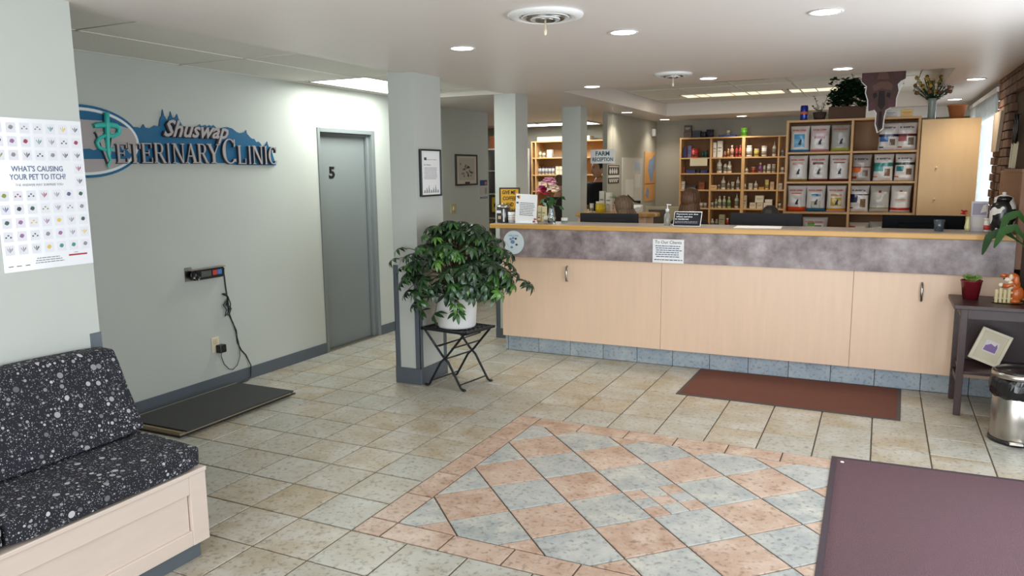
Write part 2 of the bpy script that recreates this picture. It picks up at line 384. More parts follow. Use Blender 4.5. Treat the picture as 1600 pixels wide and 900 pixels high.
# ---- frames of the two glazed fronts behind and beside the photographer
b = MB()
for x in (-.8, .38, 1.57, 2.74): b.box(x, x + .06, -4.52, -4.42, .3, 2.4)
for z in (.3, 2.34): b.box(-.8, 2.8, -4.52, -4.42, z, z + .06)
wn = struct(b.build('window_2', M_DOOR)); MB().box(-.78, 2.78, -4.49, -4.48, .32, 2.38).build('pane', M_GLASS, wn)
b = MB()
for y in (-.5, .34, 1.18, 2.04): b.box(3.42, 3.5, y, y + .06, .1, 2.38)
for z in (.1, 2.32): b.box(3.42, 3.5, -.5, 2.1, z, z + .06)
wn = struct(b.build('window_3', M_DOOR)); MB().box(3.45, 3.46, -.48, 2.08, .12, 2.36).build('pane', M_GLASS, wn)
# ---- window with vertical blinds, far right
b = MB(); b.box(3.098, 3.125, 5.4, 5.44, 1.02, 2.35); b.box(3.098, 3.125, 8.31, 8.35, 1.02, 2.35); b.box(3.098, 3.125, 5.44, 8.31, 1.02, 1.07); b.box(3.098, 3.125, 5.44, 8.31, 2.30, 2.35)
wn = struct(b.build('window_1', M_WHITE)); MB().box(3.11, 3.114, 5.44, 8.31, 1.07, 2.30).build('pane', M_GLASS, wn)
bl = thing('vertical_blinds', 'white vertical blind valance of narrow slats across top of bright window', 'blinds', (3.06, 6.6, 2.14))
MB().box(3.04, 3.08, 5.36, 7.8, 2.33, 2.37).build('headrail', M_WHITE, bl)
M_SLAT = mat('white_blind_slat', (225, 228, 226), .6, var=0)
for k in range(26): 
    b = MB(); y = 5.38 + k * .092; b.add([(3.045, y, 2.14), (3.07, y + .08, 2.14), (3.07, y + .08, 2.33), (3.045, y, 2.33), (3.048, y, 2.14), (3.073, y + .08, 2.14), (3.073, y + .08, 2.33), (3.048, y, 2.33)],
        [(0, 1, 2, 3), (7, 6, 5, 4), (0, 4, 5, 1), (3, 2, 6, 7), (0, 3, 7, 4), (1, 5, 6, 2)]); b.build('slat', M_SLAT, bl)
# ---- ceilings
b = MB()
for x0, x1, y0, y1 in ((-1.17, 3.55, -4.7, 4.13), (-4.6, -1.17, 4.06, 9.5), (-1.17, -.6, 4.13, 9.5), (2.63, 3.14, 4.13, 9.5), (-.6, 2.63, 8.05, 9.5)):
    b.box(x0, x1, y0, y1, Z, Z + .26)
struct(b.build('ceiling', M_CEIL))
ZT = 2.462
g = MB().box(-2.62, -1.1, -4.6, 4.1, ZT + .012, ZT + .03).build('ceiling', M_CEILT); struct(g)
for k, y in enumerate((-2.3, -1.07, .15, 1.37, 2.59, 3.81)):
    for x in (-2.455, -1.825):
        if k == 4 and x < -2: continue
        x1 = x + .61 if x < -2 else -1.16
        MB().box(x, x1, y, min(y + 1.2, 4.07), ZT, ZT + .012).build('ceiling_panel', M_CEILT, g, bev=.003, seg=1)
b = MB()
for y in (-2.3, -1.07, .15, 1.37, 2.59, 3.81): b.box(-2.459, -1.16, y - .018, y + .002, ZT - .004, ZT + .01)
b.box(-1.845, -1.825, -4.3, 4.06, ZT - .004, ZT + .01); b.box(-2.459, -2.44, -4.3, 4.06, ZT - .004, ZT + .01)
b.build('ceiling_grid', M_TBAR, g)
g = MB().box(-.7, 2.7, 4.1, 8.1, 2.602, 2.64).build('ceiling', M_CEILT); struct(g)
for i in range(6):
    for j in range(4):
        x, y = -.58 + i * .61, 4.3 + j * 1.22 - .6
        x0, x1, y0, y1 = max(x, -.6), min(x + .59, 2.63), max(y, 4.13), min(y + 1.2, 8.05)
        if x1 - x0 < .05 or y1 - y0 < .05: continue
        MB().box(x0, x1, y0, y1, 2.588, 2.602).build('ceiling_panel', M_CEILT, g, bev=.003, seg=1)
b = MB()
for i in range(6): b.box(-.59 + i * .61, -.57 + i * .61, 4.13, 8.05, 2.583, 2.6)
for j in range(4): b.box(-.6, 2.63, 4.28 + j * 1.22 - .6, 4.3 + j * 1.22 - .6, 2.583, 2.6) if 4.28 + j * 1.22 - .6 > 4.13 else None
b.build('ceiling_grid', M_TBAR, g)
struct(MB().box(1.9, 3.1, 8.3, 8.42, 2.29, Z).build('trim_2', M_WHITE))

# ---- trims: baseboards and corner guards
b = MB(); b.box(-2.459, -2.447, -4.3, 2.835, 0, .1); struct(b.build('baseboard_left', M_BASE, bev=.003))
b = MB(); b.box(-2.459, -2.447, 3.71, 6.2, 0, .1); struct(b.build('baseboard_left', M_BASE, bev=.003))
b = MB(); b.box(-1.04, -1.028, -4.3, -.45, 0, .1); b.box(-1.19, -1.04, -.45, -.438, 0, .1); struct(b.build('baseboard_partition', M_BASE))
b = MB(); b.box(-1.075, -1.036, -.5, -.444, 0, .962); struct(b.build('trim_1', M_BASE, bev=.002))
for (x0, x1, y0, y1, hb, hg) in ((-1.27, -1.045, 2.26, 2.66, .13, .955), (-1.286, -1.055, 4.08, 4.36, .1, 1.0)):
    b = MB(); e = .008
    b.box(x0 - e, x1 + e, y0 - e, y1 + e, 0, hb)
    struct(b.build('baseboard_column', M_BASE, bev=.002))
    b = MB()
    for (u, v) in ((x0, y0), (x1, y0), (x0, y1), (x1, y1)):
        sx = 1 if u == x0 else -1; sy = 1 if v == y0 else -1
        xa, xb = sorted((u - sx * .004, u + sx * .04)); ya, yb = sorted((v - sy * .004, v + sy * .0)); b.box(xa, xb, ya, yb, hb, hg)
        xa, xb = sorted((u - sx * .004, u)); ya, yb = sorted((v - sy * .004, v + sy * .04)); b.box(xa, xb, ya, yb, hb, hg)
    struct(b.build('trim_3', M_BASE))
# ---- door 5
b = MB(); b.box(-2.56, -2.52, 2.9, 3.64, .012, 2.04)
d = struct(b.build('door_1', M_DOOR, bev=.002))
b = MB(); b.box(-2.6, -2.449, 2.84, 2.875, 0, 2.09); b.box(-2.6, -2.449, 3.66, 3.71, 0, 2.09); b.box(-2.6, -2.449, 2.875, 3.66, 2.05, 2.09)
b.box(-2.518, -2.50, 2.875, 2.9, 0, 2.05); b.box(-2.515, -2.485, 3.62, 3.66, 0, 2.05); b.box(-2.518, -2.50, 2.9, 3.62, 2.025, 2.05)
b.build('door_frame', M_DOOR, d, bev=.003)
b = MB(); b.T = PX(-2.519, 0, 0); b.text('5', 3.06, 1.628, 3.145, 1.738, bold=.03, th=.004); b.build('door_number', M_BLACK, d)
MB().box(-2.62, -2.45, 2.84, 3.7, 0, .012).build('threshold', M_STEEL, d)

# ---- brick and board wall at the end of the counter
bw = struct(MB().box(3.09, 3.5, 3.64, 5.3, 0, Z).build('wall_brick', M_NICHE))
def in_niche(y, z): return (3.6 < y < 4.5 and 1.64 < z < 2.27) or (3.6 < y < 4.74 and z < 1.64 and y < 4.74)
row = 0; z = .0
while z < Z - .01:
    y = 3.64 - (.1 if row % 2 else 0)
    while y < 5.3:
        y0, y1 = max(y, 3.64), min(y + .19, 5.3); 
        if y1 - y0 > .03 and z > .95 and not in_niche((y0 + y1) / 2, z + .03):
            MB().box(3.055 - rnd.random() * .006, 3.1, y0 + .004, y1 - .004, z + .004, min(z + .066, Z)).build('brick', M_BRICK, bw, bev=.003, seg=1)
        y += .2
    z += .07; row += 1
for k in range(12):
    y = 3.64 + k * .092; MB().box(3.05, 3.1, y + .002, y + .089, .95, 1.64).build('board', M_WOOD, bw, bev=.003, seg=1)
MB().box(3.045, 3.5, 3.64, 4.5, 1.63, 1.655).build('sill', M_WOOD, bw, bev=.003)
# stepped outer brick edge beyond
b = MB()
for k in range(9): b.box(3.042 - .012 * (k % 2), 3.1, 5.05, 5.3, 1.2 + k * .07, 1.263 + k * .07)
for k in range(9): pass
bk = b
ob = bk.build('brick_ledge', M_BRICK, bw, bev=.003, seg=1)

# ================================================================ CEILING FIXTURES
ring = MB().lathe(0, 0, [(.072, 0), (.082, -.004), (.08, -.007), (.066, -.004), (.06, .002)], 28)
disc = MB().lathe(0, 0, [(.0, -.0045), (.066, -.004), (.06, .0)], 28)
LP = {'by the corridor column, nearest of its row': (-.172, 1.473), 'in the middle of the front row': (.859, 1.432), 'on the right of the front row': (1.886, 1.38),
      'above the counter, in front of the animal cutout': (1.859, 3.731), 'above the middle of the counter, beside the small round vent': (.835, 3.818),
      'above the left end of the counter, before the raised ceiling': (-.212, 3.907), 'beside the brick wall, right of the raised ceiling': (2.85, 5.066),
      'beyond the right cabinet, near the bright blinds': (2.85, 7.257), 'above the farm reception sign': (-.86, 7.04),
      'in the far left corner before the medicine shelves': (-.80, 8.72), 'at the far end above the medicine shelves': (.33, 8.62)}
for k, (d, (x, y)) in enumerate(LP.items()):
    o = thing('recessed_light', 'round lit downlight ' + d, 'ceiling light', (x, y, Z), 'recessed ceiling downlights')
    for nm, src, m in (('trim_ring', ring, M_WHITE), ('lamp_disc', disc, M_LAMP)):
        bb = MB(); bb.v = [v.copy() + Vector((x, y, Z)) for v in src.v]; bb.f = src.f; bb.m = src.m; bb.sm = src.sm; bb.build(nm, m, o)
    l = bpy.data.lights.new('downlight', 'SPOT'); l.energy = 26 if y > 3 else 20; l.spot_size = R(125); l.spot_blend = .8; l.shadow_soft_size = .06; l.color = (1, .9, .76)
    s = bpy.data.objects.new('downlight', l); C.objects.link(s); s.location = (x, y, Z - .02)
def fixture(lab, x0, x1, y0, y1, z, m, group, div=()):
    o = thing('fluorescent_light', lab, 'ceiling light', ((x0 + x1) / 2, (y0 + y1) / 2, z), group)
    b = MB(); t = .015
    b.box(x0, x1, y0, y0 + t, z - .004, z + .03); b.box(x0, x1, y1 - t, y1, z - .004, z + .03); b.box(x0, x0 + t, y0, y1, z - .004, z + .03); b.box(x1 - t, x1, y0, y1, z - .004, z + .03)
    for q in div: b.box(q, q + .012, y0, y1, z - .002, z + .02)
    b.build('frame', M_TBAR, o)
    MB().box(x0 + t, x1 - t, y0 + t, y1 - t, z + .002, z + .01).build('diffuser', m, o)
G = 'fluorescent ceiling panels'
fixture('large bright fluorescent panel set in the tiles beside door 5', -2.32, -1.715, 2.6, 3.80, 2.458, M_FLUO, G)
fixture('bright fluorescent panel far back left, behind the second column', -3.45, -2.72, 8.3, 8.9, 2.402, M_FLUO, G)
fixture('bright fluorescent panel far back, left of the third column', -2.70, -1.85, 8.3, 8.9, 2.402, M_FLUO, G)
fixture('long warm fluorescent strip in the raised ceiling, left of its pair', -.14, 1.07, 6.86, 7.28, 2.583, M_FLUW, G, (.16, .46, .76))
fixture('warm fluorescent strip in the raised ceiling, right one behind the hanging vine plant', 1.12, 2.33, 6.86, 7.28, 2.583, M_FLUW, G, (1.42, 1.72, 2.02))
def round_vent(lab, x, y, r):
    o = thing('round_vent', lab, 'ceiling vent', (x, y, Z), 'round ceiling vents')
    MB().lathe(x, y, [(r, Z), (r * .98, Z - .012), (r * .8, Z - .022), (r * .68, Z - .016), (r * .66, Z)], 40).build('flange', M_WHITE, o)
    MB().lathe(x, y, [(r * .66, Z - .001), (r * .6, Z - .002), (0, Z - .002)], 30).build('duct_opening', M_BLACK, o)
    for q, rr in enumerate((.56, .44, .32, .2)):
        MB().lathe(x, y, [(r * rr, Z - .003), (r * (rr + .07), Z - .018 - q * .004), (r * (rr + .06), Z - .021 - q * .004), (r * (rr - .01), Z - .008)], 30).build('cone_ring', M_STEEL if q % 2 else M_WHITE, o)
    MB().lathe(x, y, [(.005, Z - .003), (.005, Z - .07), (.009, Z - .075), (.007, Z - .095), (0, Z - .1)], 8).build('pull_knob', M_CREAM, o)
round_vent('large round white air diffuser in the ceiling between the front downlights', .673, .785, .185)
round_vent('smaller round white air diffuser above the counter', .652, 3.374, .15)
o = thing('square_vent', 'dark rectangular return grille in the raised ceiling near its front edge', 'ceiling vent', (.8, 5.2, 2.585))
b = MB(); b.box(.5, 1.08, 5.0, 5.6, 2.578, 2.588); b.build('vent_frame', mat('aged_brown_metal', (120, 104, 84), .6), o)
for k in range(9): MB().box(.54, 1.04, 5.05 + k * .058, 5.08 + k * .058, 2.570, 2.579).build('louvre', M_BLACK, o)
tag(MB().box(1.06, 1.16, 5.15, 5.21, 2.405, 2.42).build('ceiling_sensor', M_WHITE), 'small pale sensor plate on the soffit above the counter', 'sensor') if False else None

# ================================================================ COUNTER
ct = thing('reception_counter', 'long pale maple reception counter with mauve stone band and golden edge', 'counter', (1.0, 3.8, 0))
YF, YK, CT = 3.605, 3.643, 1.20
xs = [-.982, .53, 2.02, 3.045]
for a, b_ in zip(xs[:-1], xs[1:]): MB().box(a + .0012, b_ - .0012, YF, YF + .02, .145, .90).build('front_panel', M_MAPLE, ct, bev=.0015, seg=1)
MB().box(-.98, 3.05, YF + .021, 3.95, .145, 1.15).build('carcass', M_MAPLE, ct)
MB().box(-.96, 3.05, YK + .012, 3.93, 0, .144).build('plinth', M_GROUT, ct)
MB().box(-.992, 3.045, YF - .022, YF + .02, .90, CT - .043).build('laminate_band', M_LAM, ct, bev=.002)
x = -.975
k = -3
while x < 3.04:
    nx = min((k + .01) * T, 3.05) if k > -3 or True else 0
    nx = (k) * T
    if nx > x + .02:
        MB().box(x + .002, min(nx, 3.05) - .002, YK, YK + .012, .002, .14).build('kick_tile', M_KICK, ct, bev=.002, seg=1)
        x = nx
    k += 1
b = MB(); b.box(-1.09, 3.04, 3.565, 4.02, CT - .043, CT - .002); b.build('wood_edge', M_EDGE, ct, bev=.006)
MB().box(-1.08, 3.04, 3.583, 4.015, CT - .003, CT).build('worktop', M_WORK, ct)
for x in (-.329, 2.484):
    b = MB(); b.tube([(x, YF, .83), (x, YF - .025, .825), (x, YF - .03, .77), (x, YF - .025, .70), (x, YF, .695)], [.007, .008, .011, .008, .007], 10); b.build('pull_handle', M_STEEL, ct)
# staff desk behind
dk = thing('staff_desk', 'low maple work desk behind the reception counter', 'desk', (1, 4.4, 0))
MB().box(-.9, 3.0, 4.03, 4.75, .74, .77).build('desktop', M_SHELF, dk, bev=.004)
for x in (-.88, .3, 1.7, 2.95): MB().box(x, x + .025, 4.05, 4.7, 0, .74).build('side_panel', M_SHELF, dk)

# ---- notices on the counter front
def sheet(name, lab, cat, Tm, u0, u1, v0, v1, th, base, build, group=None, mats=None):
    """flat printed thing: base slab plus coloured print slightly proud; build(b) adds print"""
    o = thing(name, lab, cat, Tm @ Vector((u0, v0, 0)), group)
    b = MB(); b.T = Tm; b.box(u0, u1, v0, v1, 0, th); b.build('card', base, o)
    p = MB(); p.T = Tm; build(p); p.build('print', mats, o)
    return o
def lines(p, u0, u1, v0, v1, n, m, th, w0, seed=1, ragged=.2):
    r = random.Random(seed); dv = (v1 - v0) / n
    for k in range(n):
        u = u0 + r.random() * ragged * (u1 - u0) * .5; e = u1 - r.random() * ragged * (u1 - u0)
        while u < e:
            wl = (.05 + .1 * r.random()) * (u1 - u0); p.box(u, min(u + wl, e), v1 - (k + .75) * dv, v1 - (k + .35) * dv, w0, w0 + th, m); u += wl + .02 * (u1 - u0)
K = [M_BLACK, flat((70, 90, 120)), flat((190, 60, 90)), flat((230, 170, 60))]
def pr(p):
    p.text('To Our Clients', .475, 1.062, .70, 1.088, 0, .0008, w0=.002)
    lines(p, .475, .705, .945, 1.052, 6, 1, .0006, .002, 3, .12); lines(p, .47, .71, .918, .935, 1, 0, .0006, .002, 4, .02)
sheet('notice_sheet', 'white notice To Our Clients taped to the mauve counter band', 'sign', PY(0, YF - .0225, 0), .456, .721, .90, 1.099, .0015, M_PAPER, pr, mats=K)
o = thing('round_sign', 'round white decal with paw-like print at the left end of the counter band', 'sign', (-.848, 3.58, .92))
b = MB(); b.T = PY(-.848, YF - .0225, 1.03); b.prism([(.104 * math.cos(t * math.pi / 20), .108 * math.sin(t * math.pi / 20)) for t in range(40)], 0, .004); b.build('disc', flat((214, 226, 232)), o)
b = MB(); b.T = PY(-.848, YF - .0225, 1.03)
b.text('WELCOME', -.05, .055, .05, .07, 1, .001, w0=.004)
for (u, v, r_) in ((-.03, .03, .013), (-.005, .04, .013), (.022, .035, .012), (-.01, .005, .022), (.03, -.02, .012), (-.02, -.045, .014)):
    b.prism([(u + r_ * math.cos(t), v + r_ * .8 * math.sin(t)) for t in [q * math.pi / 6 for q in range(12)]], .004, .005, 1 if r_ > .0125 else 2)
b.build('print', [M_BLACK, flat((110, 140, 180)), flat((70, 60, 70))], o)

# ================================================================ BENCH
bn = thing('storage_bench', 'whitewashed maple bench box with recessed front panel along the left wall', 'bench', (-.74, -1.7, 0))
MB().box(-1.02, -.462, -3.3, -.474, 0, .085).build('toe_kick', M_BASE, bn, bev=.003)
MB().box(-1.03, -.462, -3.3, -.445, .085, .40).build('bench_box', M_BENCH, bn, bev=.002)
b = MB(); b.box(-.462, -.44, -.525, -.438, .072, .4); b.build('stile', M_BENCH, bn, bev=.003)
b = MB(); b.box(-.462, -.442, -3.3, -.525, .072, .14); b.build('bottom_rail', M_BENCH, bn, bev=.003)
b = MB(); b.box(-.462, -.442, -3.3, -.525, .305, .4); b.build('top_rail', M_BENCH, bn, bev=.003)
b = MB(); b.box(-.462, -.442, -1.95, -1.87, .14, .305); b.build('stile', M_BENCH, bn, bev=.003)
MB().box(-.462, -.456, -3.3, -.53, .14, .305).build('recessed_panel', M_BENCH, bn)
b = MB(); b.box(-.5, -.434, -3.3, -.436, .388, .408); b.build('top_edge', M_BENCH, bn, bev=.004)
def cushion(pts_xz, y0, y1, name, lab, group):
    """profile in x-z, slightly crowned, with welt"""
    b = MB(); n = len(pts_xz); ny = 10; cx = sum(p[0] for p in pts_xz) / n; cz = sum(p[1] for p in pts_xz) / n
    # subdivide profile
    prof = []
    for i in range(n):
        p, q = pts_xz[i], pts_xz[(i + 1) % n]
        for k in range(6): t = k / 6; prof.append((p[0] + (q[0] - p[0]) * t, p[1] + (q[1] - p[1]) * t))
    N = len(prof); vs = []; fs = []
    for j in range(ny + 1):
        t = j / ny; y = y0 + (y1 - y0) * t; e = 1 - .06 * (abs(2 * t - 1) ** 8)
        for (x, z_) in prof:
            puff = .006 * noise.noise(Vector((x * 6, y * 4, z_ * 6)))
            vs.append((cx + (x - cx) * e + puff, y, cz + (z_ - cz) * e + puff))
    for j in range(ny):
        for i in range(N): fs.append((j * N + i, (j + 1) * N + i, (j + 1) * N + (i + 1) % N, j * N + (i + 1) % N))
    fs.append(tuple(range(N))); fs.append(tuple(ny * N + i for i in range(N - 1, -1, -1)))
    b.add(vs, fs); o = b.build(name, M_BUB, bev=.018, seg=3)
    return tag(o, lab, 'cushion', group)
G = 'bubble-print bench cushions'
seat = [(-.76, .416), (-.428, .416), (-.425, .505), (-.76, .525), (-1.0, .525), (-1.0, .416)]
cushion(seat, -1.285, -.455, 'seat_cushion', 'black bubble-print seat cushion at the open end of the bench', G)
cushion(seat, -2.3, -1.295, 'seat_cushion', 'black bubble-print seat cushion cut off by the left edge of the photo', G)
back = [(-1.02, .53), (-.765, .53), (-.935, .905), (-1.035, .905)]
back = [(-1.03, .534), (-.755, .534), (-.93, .908), (-1.03, .912)]
cushion(back, -1.6, -.462, 'back_cushion', 'black bubble-print back cushion leaning on the wall above the bench', G)

# ---- poster on the partition
o = thing('wall_poster', 'glossy white poster with rows of small plants asking what is causing your pet to itch', 'poster', (-1.03, -.65, 1.28))
b = MB(); b.T = PX(-1.039, 0, 0); b.box(-.845, -.452, 1.283, 1.912, 0, .003); b.build('sheet', mat('glossy_poster_paper', (236, 238, 242), .12, var=0), o)
b = MB(); b.T = PX(-1.039, 0, 0); r = random.Random(5)
cs = [flat((224, 224, 232)), flat((60, 92, 74)), flat((52, 56, 60)), flat((150, 60, 84)), flat((134, 150, 60)), flat((150, 110, 150)), flat((84, 98, 130)), flat((216, 190, 90)), flat((74, 140, 132)), flat((140, 140, 144)), flat((160, 40, 60))]
def leafs(u, v, s, m):
    t = r.randrange(3)
    if t == 0:
        for a in (-.9, 0, .9): b.prism([(u, v - s), (u + s * math.sin(a) * .9 - .002, v + s * .3), (u + s * math.sin(a) * 1.2, v + s * (.3 + .7 * math.cos(a))), (u + s * math.sin(a) * .9 + .003, v + s * .1)], .0032, .0036, m)
    elif t == 1: b.prism([(u + s * math.cos(q * .7) * (.8 + .2 * math.sin(3 * q)), v + s * .75 * math.sin(q * .7)) for q in range(9)], .0032, .0036, m)
    else:
        for q in range(3): uu, vv = u + (q - 1) * s * .8, v + ((q % 2) - .5) * s * .7; b.prism([(uu + s * .35 * math.cos(w_), vv + s * .3 * math.sin(w_)) for w_ in range(6)], .0032, .0036, m)
for row in range(10):
    for col in range(7):
        u = -.815 + col * .0555; v = 1.872 - row * .0555
        if 3 <= row <= 4 and col < 6: continue
        if row > 9: continue
        b.box(u - .02, u + .02, v - .021, v + .021, .003, .0033, 0)
        leafs(u, v + .002, .012, r.choice((1, 1, 2, 3, 4, 5, 6, 7, 8, 9, 1, 9, 9)))
b.text("WHAT'S CAUSING", -.775, 1.694, -.555, 1.718, 6, .0008, w0=.0032, bold=.01); b.text('YOUR PET TO ITCH?', -.785, 1.66, -.545, 1.684, 6, .0008, w0=.0032, bold=.01)
b.text('THE ANSWER MAY SURPRISE YOU', -.765, 1.634, -.56, 1.644, 9, .0006, w0=.0032)
lines(b, -.72, -.58, 1.306, 1.335, 3, 9, .0004, .0032, 2); b.text('CALL', -.54, 1.338, -.52, 1.343, 10, .0004, w0=.0032)
b.box(-.565, -.478, 1.326, 1.333, .0032, .0036, 10)
for k in range(3): lines(b, -.83 + k * .035, -.803 + k * .035, 1.30, 1.312, 1, 9, .0004, .0032, k)
b.build('print', cs, o)

# ================================================================ LOGO SIGN
lg = thing('clinic_sign', 'raised blue and grey Shuswap Veterinary Clinic wall sign with treeline and oval emblem', 'sign', (-2.459, 1.3, 1.65))
BL = mat('deep_teal_blue_acrylic', (22, 98, 140), .35, var=.02); TE = mat('turquoise_acrylic', (62, 196, 184), .35, var=0)
GR = mat('warm_grey_letter', (176, 168, 168), .4, var=0); GD = mat('dark_letter_edge', (58, 50, 56), .5, var=0)
MT = mat('light_sign_grey', (190, 196, 200), .5, var=0)
X0 = -2.459
sky = [(0.942, 2.001), (0.971, 2.001), (0.995, 1.994), (1.018, 2.023), (1.031, 2.001), (1.07, 1.997), (1.108, 2.019), (1.144, 2.015), (1.157, 2.063), (1.168, 2.085), (1.172, 2.08), (1.184, 2.135), (1.198, 2.08), (1.201, 2.086), (1.214, 2.06), (1.227, 2.067), (1.238, 2.09), (1.242, 2.085), (1.251, 2.125), (1.262, 2.09), (1.271, 2.074), (1.285, 2.085), (1.293, 2.081), (1.299, 2.095), (1.307, 2.111), (1.316, 2.08), (1.329, 2.059), (1.353, 2.016), (1.39, 2.019), (1.426, 2.013), (1.44, 2.024), (1.467, 2.026), (1.49, 2.034), (1.509, 2.048), (1.52, 2.036), (1.537, 2.038), (1.56, 2.045), (1.575, 2.034), (1.6, 2.046), (1.62, 2.036), (1.64, 2.048), (1.668, 2.024), (1.699, 2.025), (1.74, 2.036), (1.775, 2.04), (1.825, 2.031), (1.868, 2.006), (1.90, 1.998), (1.94, 2.004), (1.96, 2.006), (1.971, 2.025), (1.98, 1.995), (1.992, 1.987), (2.01, 1.97), (2.03, 1.959), (2.055, 1.959), (2.076, 1.933), (2.1, 1.938), (2.118, 1.928), (2.137, 1.902), (2.172, 1.898), (2.186, 1.92), (2.2, 1.941), (2.208, 1.915), (2.215, 1.899), (2.258, 1.895), (2.245, 1.86), (2.29, 1.746), (1.814, 1.749), (1.776, 1.762), (0.948, 1.762), (0.981, 1.903)]
b = MB(); b.T = PX(X0, 0, 0); b.prism(sky, .004, .012); b.build('treeline_board', BL, lg)
def ellp(cy, cz, a, bb, n=56): return [(cy + a * math.cos(2 * math.pi * k / n), cz + bb * math.sin(2 * math.pi * k / n)) for k in range(n)]
b = MB(); b.T = PX(X0, 0, 0)
b.prism(ellp(.56, 1.893, .425, .232), .004, .013, 0); b.prism(ellp(.56, 1.893, .405, .214), .013, .0155, 1); b.prism(ellp(.56, 1.893, .385, .196), .0155, .018, 2)
def clipell(pts, a=.38, bb=.193):
    out = []
    for y, z_ in pts:
        k = math.hypot((y - .56) / a, (z_ - 1.893) / bb); out.append((.56 + (y - .56) / max(k, 1), 1.893 + (z_ - 1.893) / max(k, 1)))
    return out
b.prism(clipell([(.56 + .38 * math.cos(t), 1.893 + .193 * math.sin(t)) for t in [R(30) + R(120) * q / 16 for q in range(17)]] + [(.26, 2.0), (.40, 2.045), (.56, 2.03), (.70, 2.03), (.80, 2.01)]), .018, .0195, 0)
b.prism(clipell([(.2, 1.84), (.45, 1.84), (.593, 1.848), (.62, 1.838), (.649, 1.848), (.683, 1.83), (.72, 1.838), (.774, 1.831), (.79, 1.858), (.815, 1.873), (.83, 1.845), (.86, 1.85), (.886, 1.82), (.935, 1.83), (.929, 1.767), (.2, 1.757)]), .018, .0195, 0)
b.build('oval_emblem', [BL, flat((226, 232, 234)), GR], lg)
b = MB(); b.T = PX(X0, 0, 0)
b.tube([(.625, 1.992, .03), (.66, 1.999, .03), (.701, 2.002, .03), (.75, 2.005, .03), (.79, 2.0, .03), (.812, 1.98, .03), (.80, 1.952, .03), (.765, 1.934, .03), (.70, 1.934, .03), (.655, 1.915, .03), (.638, 1.885, .03), (.65, 1.856, .03), (.69, 1.842, .03), (.735, 1.842, .03), (.758, 1.858, .03)], [.014, .019, .019, .019, .018, .018, .017, .016, .015, .014, .014, .013, .012, .011, .004], 8)
b.tube([(.722, 2.082, .036), (.716, 1.99, .036), (.71, 1.90, .036), (.708, 1.82, .036), (.714, 1.79, .036), (.722, 1.774, .036), (.708, 1.756, .036), (.697, 1.74, .036), (.70, 1.718, .036)], [.018, .018, .016, .013, .011, .009, .008, .006, .002], 8)
b.build('snake_and_staff', TE, lg)
# serif letters in a unit cell: thick stems, thin hairlines, small serifs
S = .05
def q(x0, x1, y0, y1): return [(x0, y0), (x1, y0), (x1, y1), (x0, y1)]
def stem(x0, x1, y0=0, y1=1): return [q(x0, x1, y0, y1), q(x0 - .08, x1 + .08, y0, y0 + S), q(x0 - .08, x1 + .08, y1 - S, y1)]
def arc(cx, cy, rx, ry, a0, a1, t0, t1, n=14):
    out = []
    for k in range(n):
        a, c_ = [a0 + (a1 - a0) * z_ / n for z_ in (k, k + 1)]
        def th(a_): return t0 + (t1 - t0) * abs(math.cos(a_))
        pa = [(cx + rx * math.cos(w_), cy + ry * math.sin(w_)) for w_ in (a, c_)]
        pi_ = [(cx + (rx - th(w_)) * math.cos(w_), cy + (ry - .05) * math.sin(w_)) for w_ in (a, c_)]
        out.append([pa[0], pa[1], pi_[1], pi_[0]])
    return out
LT = {'V': [[(.0, .95), (.12, 1), (.56, 0), (.47, 0)], [(.06, 1), (.28, 1), (.60, .12), (.52, 0), (.5, 0)], [(.86, 1), (.93, 1), (.56, 0), (.5, 0)], q(-.04, .36, .955, 1), q(.74, 1.04, .955, 1)],
      'E': stem(.1, .28) + [q(.1, .9, .95, 1), q(.1, .92, 0, .05), q(.28, .68, .48, .53), q(.85, .92, .76, 1), q(.88, .95, 0, .26), q(.63, .69, .38, .64)],
      'T': stem(.4, .6) + [q(.02, .98, .95, 1), q(.02, .09, .72, 1), q(.91, .98, .72, 1)],
      'R': stem(.1, .28) + arc(.48, .74, .36, .26, -math.pi / 2, math.pi / 2, .05, .18) + [q(.25, .5, .95, 1), q(.25, .5, .48, .53), [(.42, .5), (.6, .5), (1.0, 0), (.80, 0)], q(.78, 1.05, 0, .045)],
      'I': stem(.38, .62), 'L': stem(.14, .34) + [q(.14, .95, 0, .05), q(.89, .96, 0, .3)],
      'N': [q(.1, .17, 0, 1), q(0, .28, 0, .045), q(-.02, .2, .955, 1), [(.06, 1), (.28, 1), (.9, 0), (.78, 0)], q(.82, .9, 0, 1), q(.7, 1.02, .955, 1)],
      'A': [[(.44, .94), (.52, 1), (.16, 0), (.09, 0)], [(.42, 1), (.54, 1), (.92, 0), (.70, 0)], q(.24, .72, .33, .38), q(-.02, .28, 0, .045), q(.6, 1.02, 0, .045)],
      'Y': [q(.4, .6, 0, .5), q(.3, .7, 0, .045), [(.06, 1), (.28, 1), (.6, .46), (.42, .42)], [(.86, 1), (.94, 1), (.6, .44), (.54, .48)], q(-.02, .36, .955, 1), q(.74, 1.02, .955, 1)],
      'C': arc(.55, .5, .5, .5, R(48), R(318), .05, .2, 20) + [q(.84, .92, .68, .98), q(.86, .94, .08, .2)]}
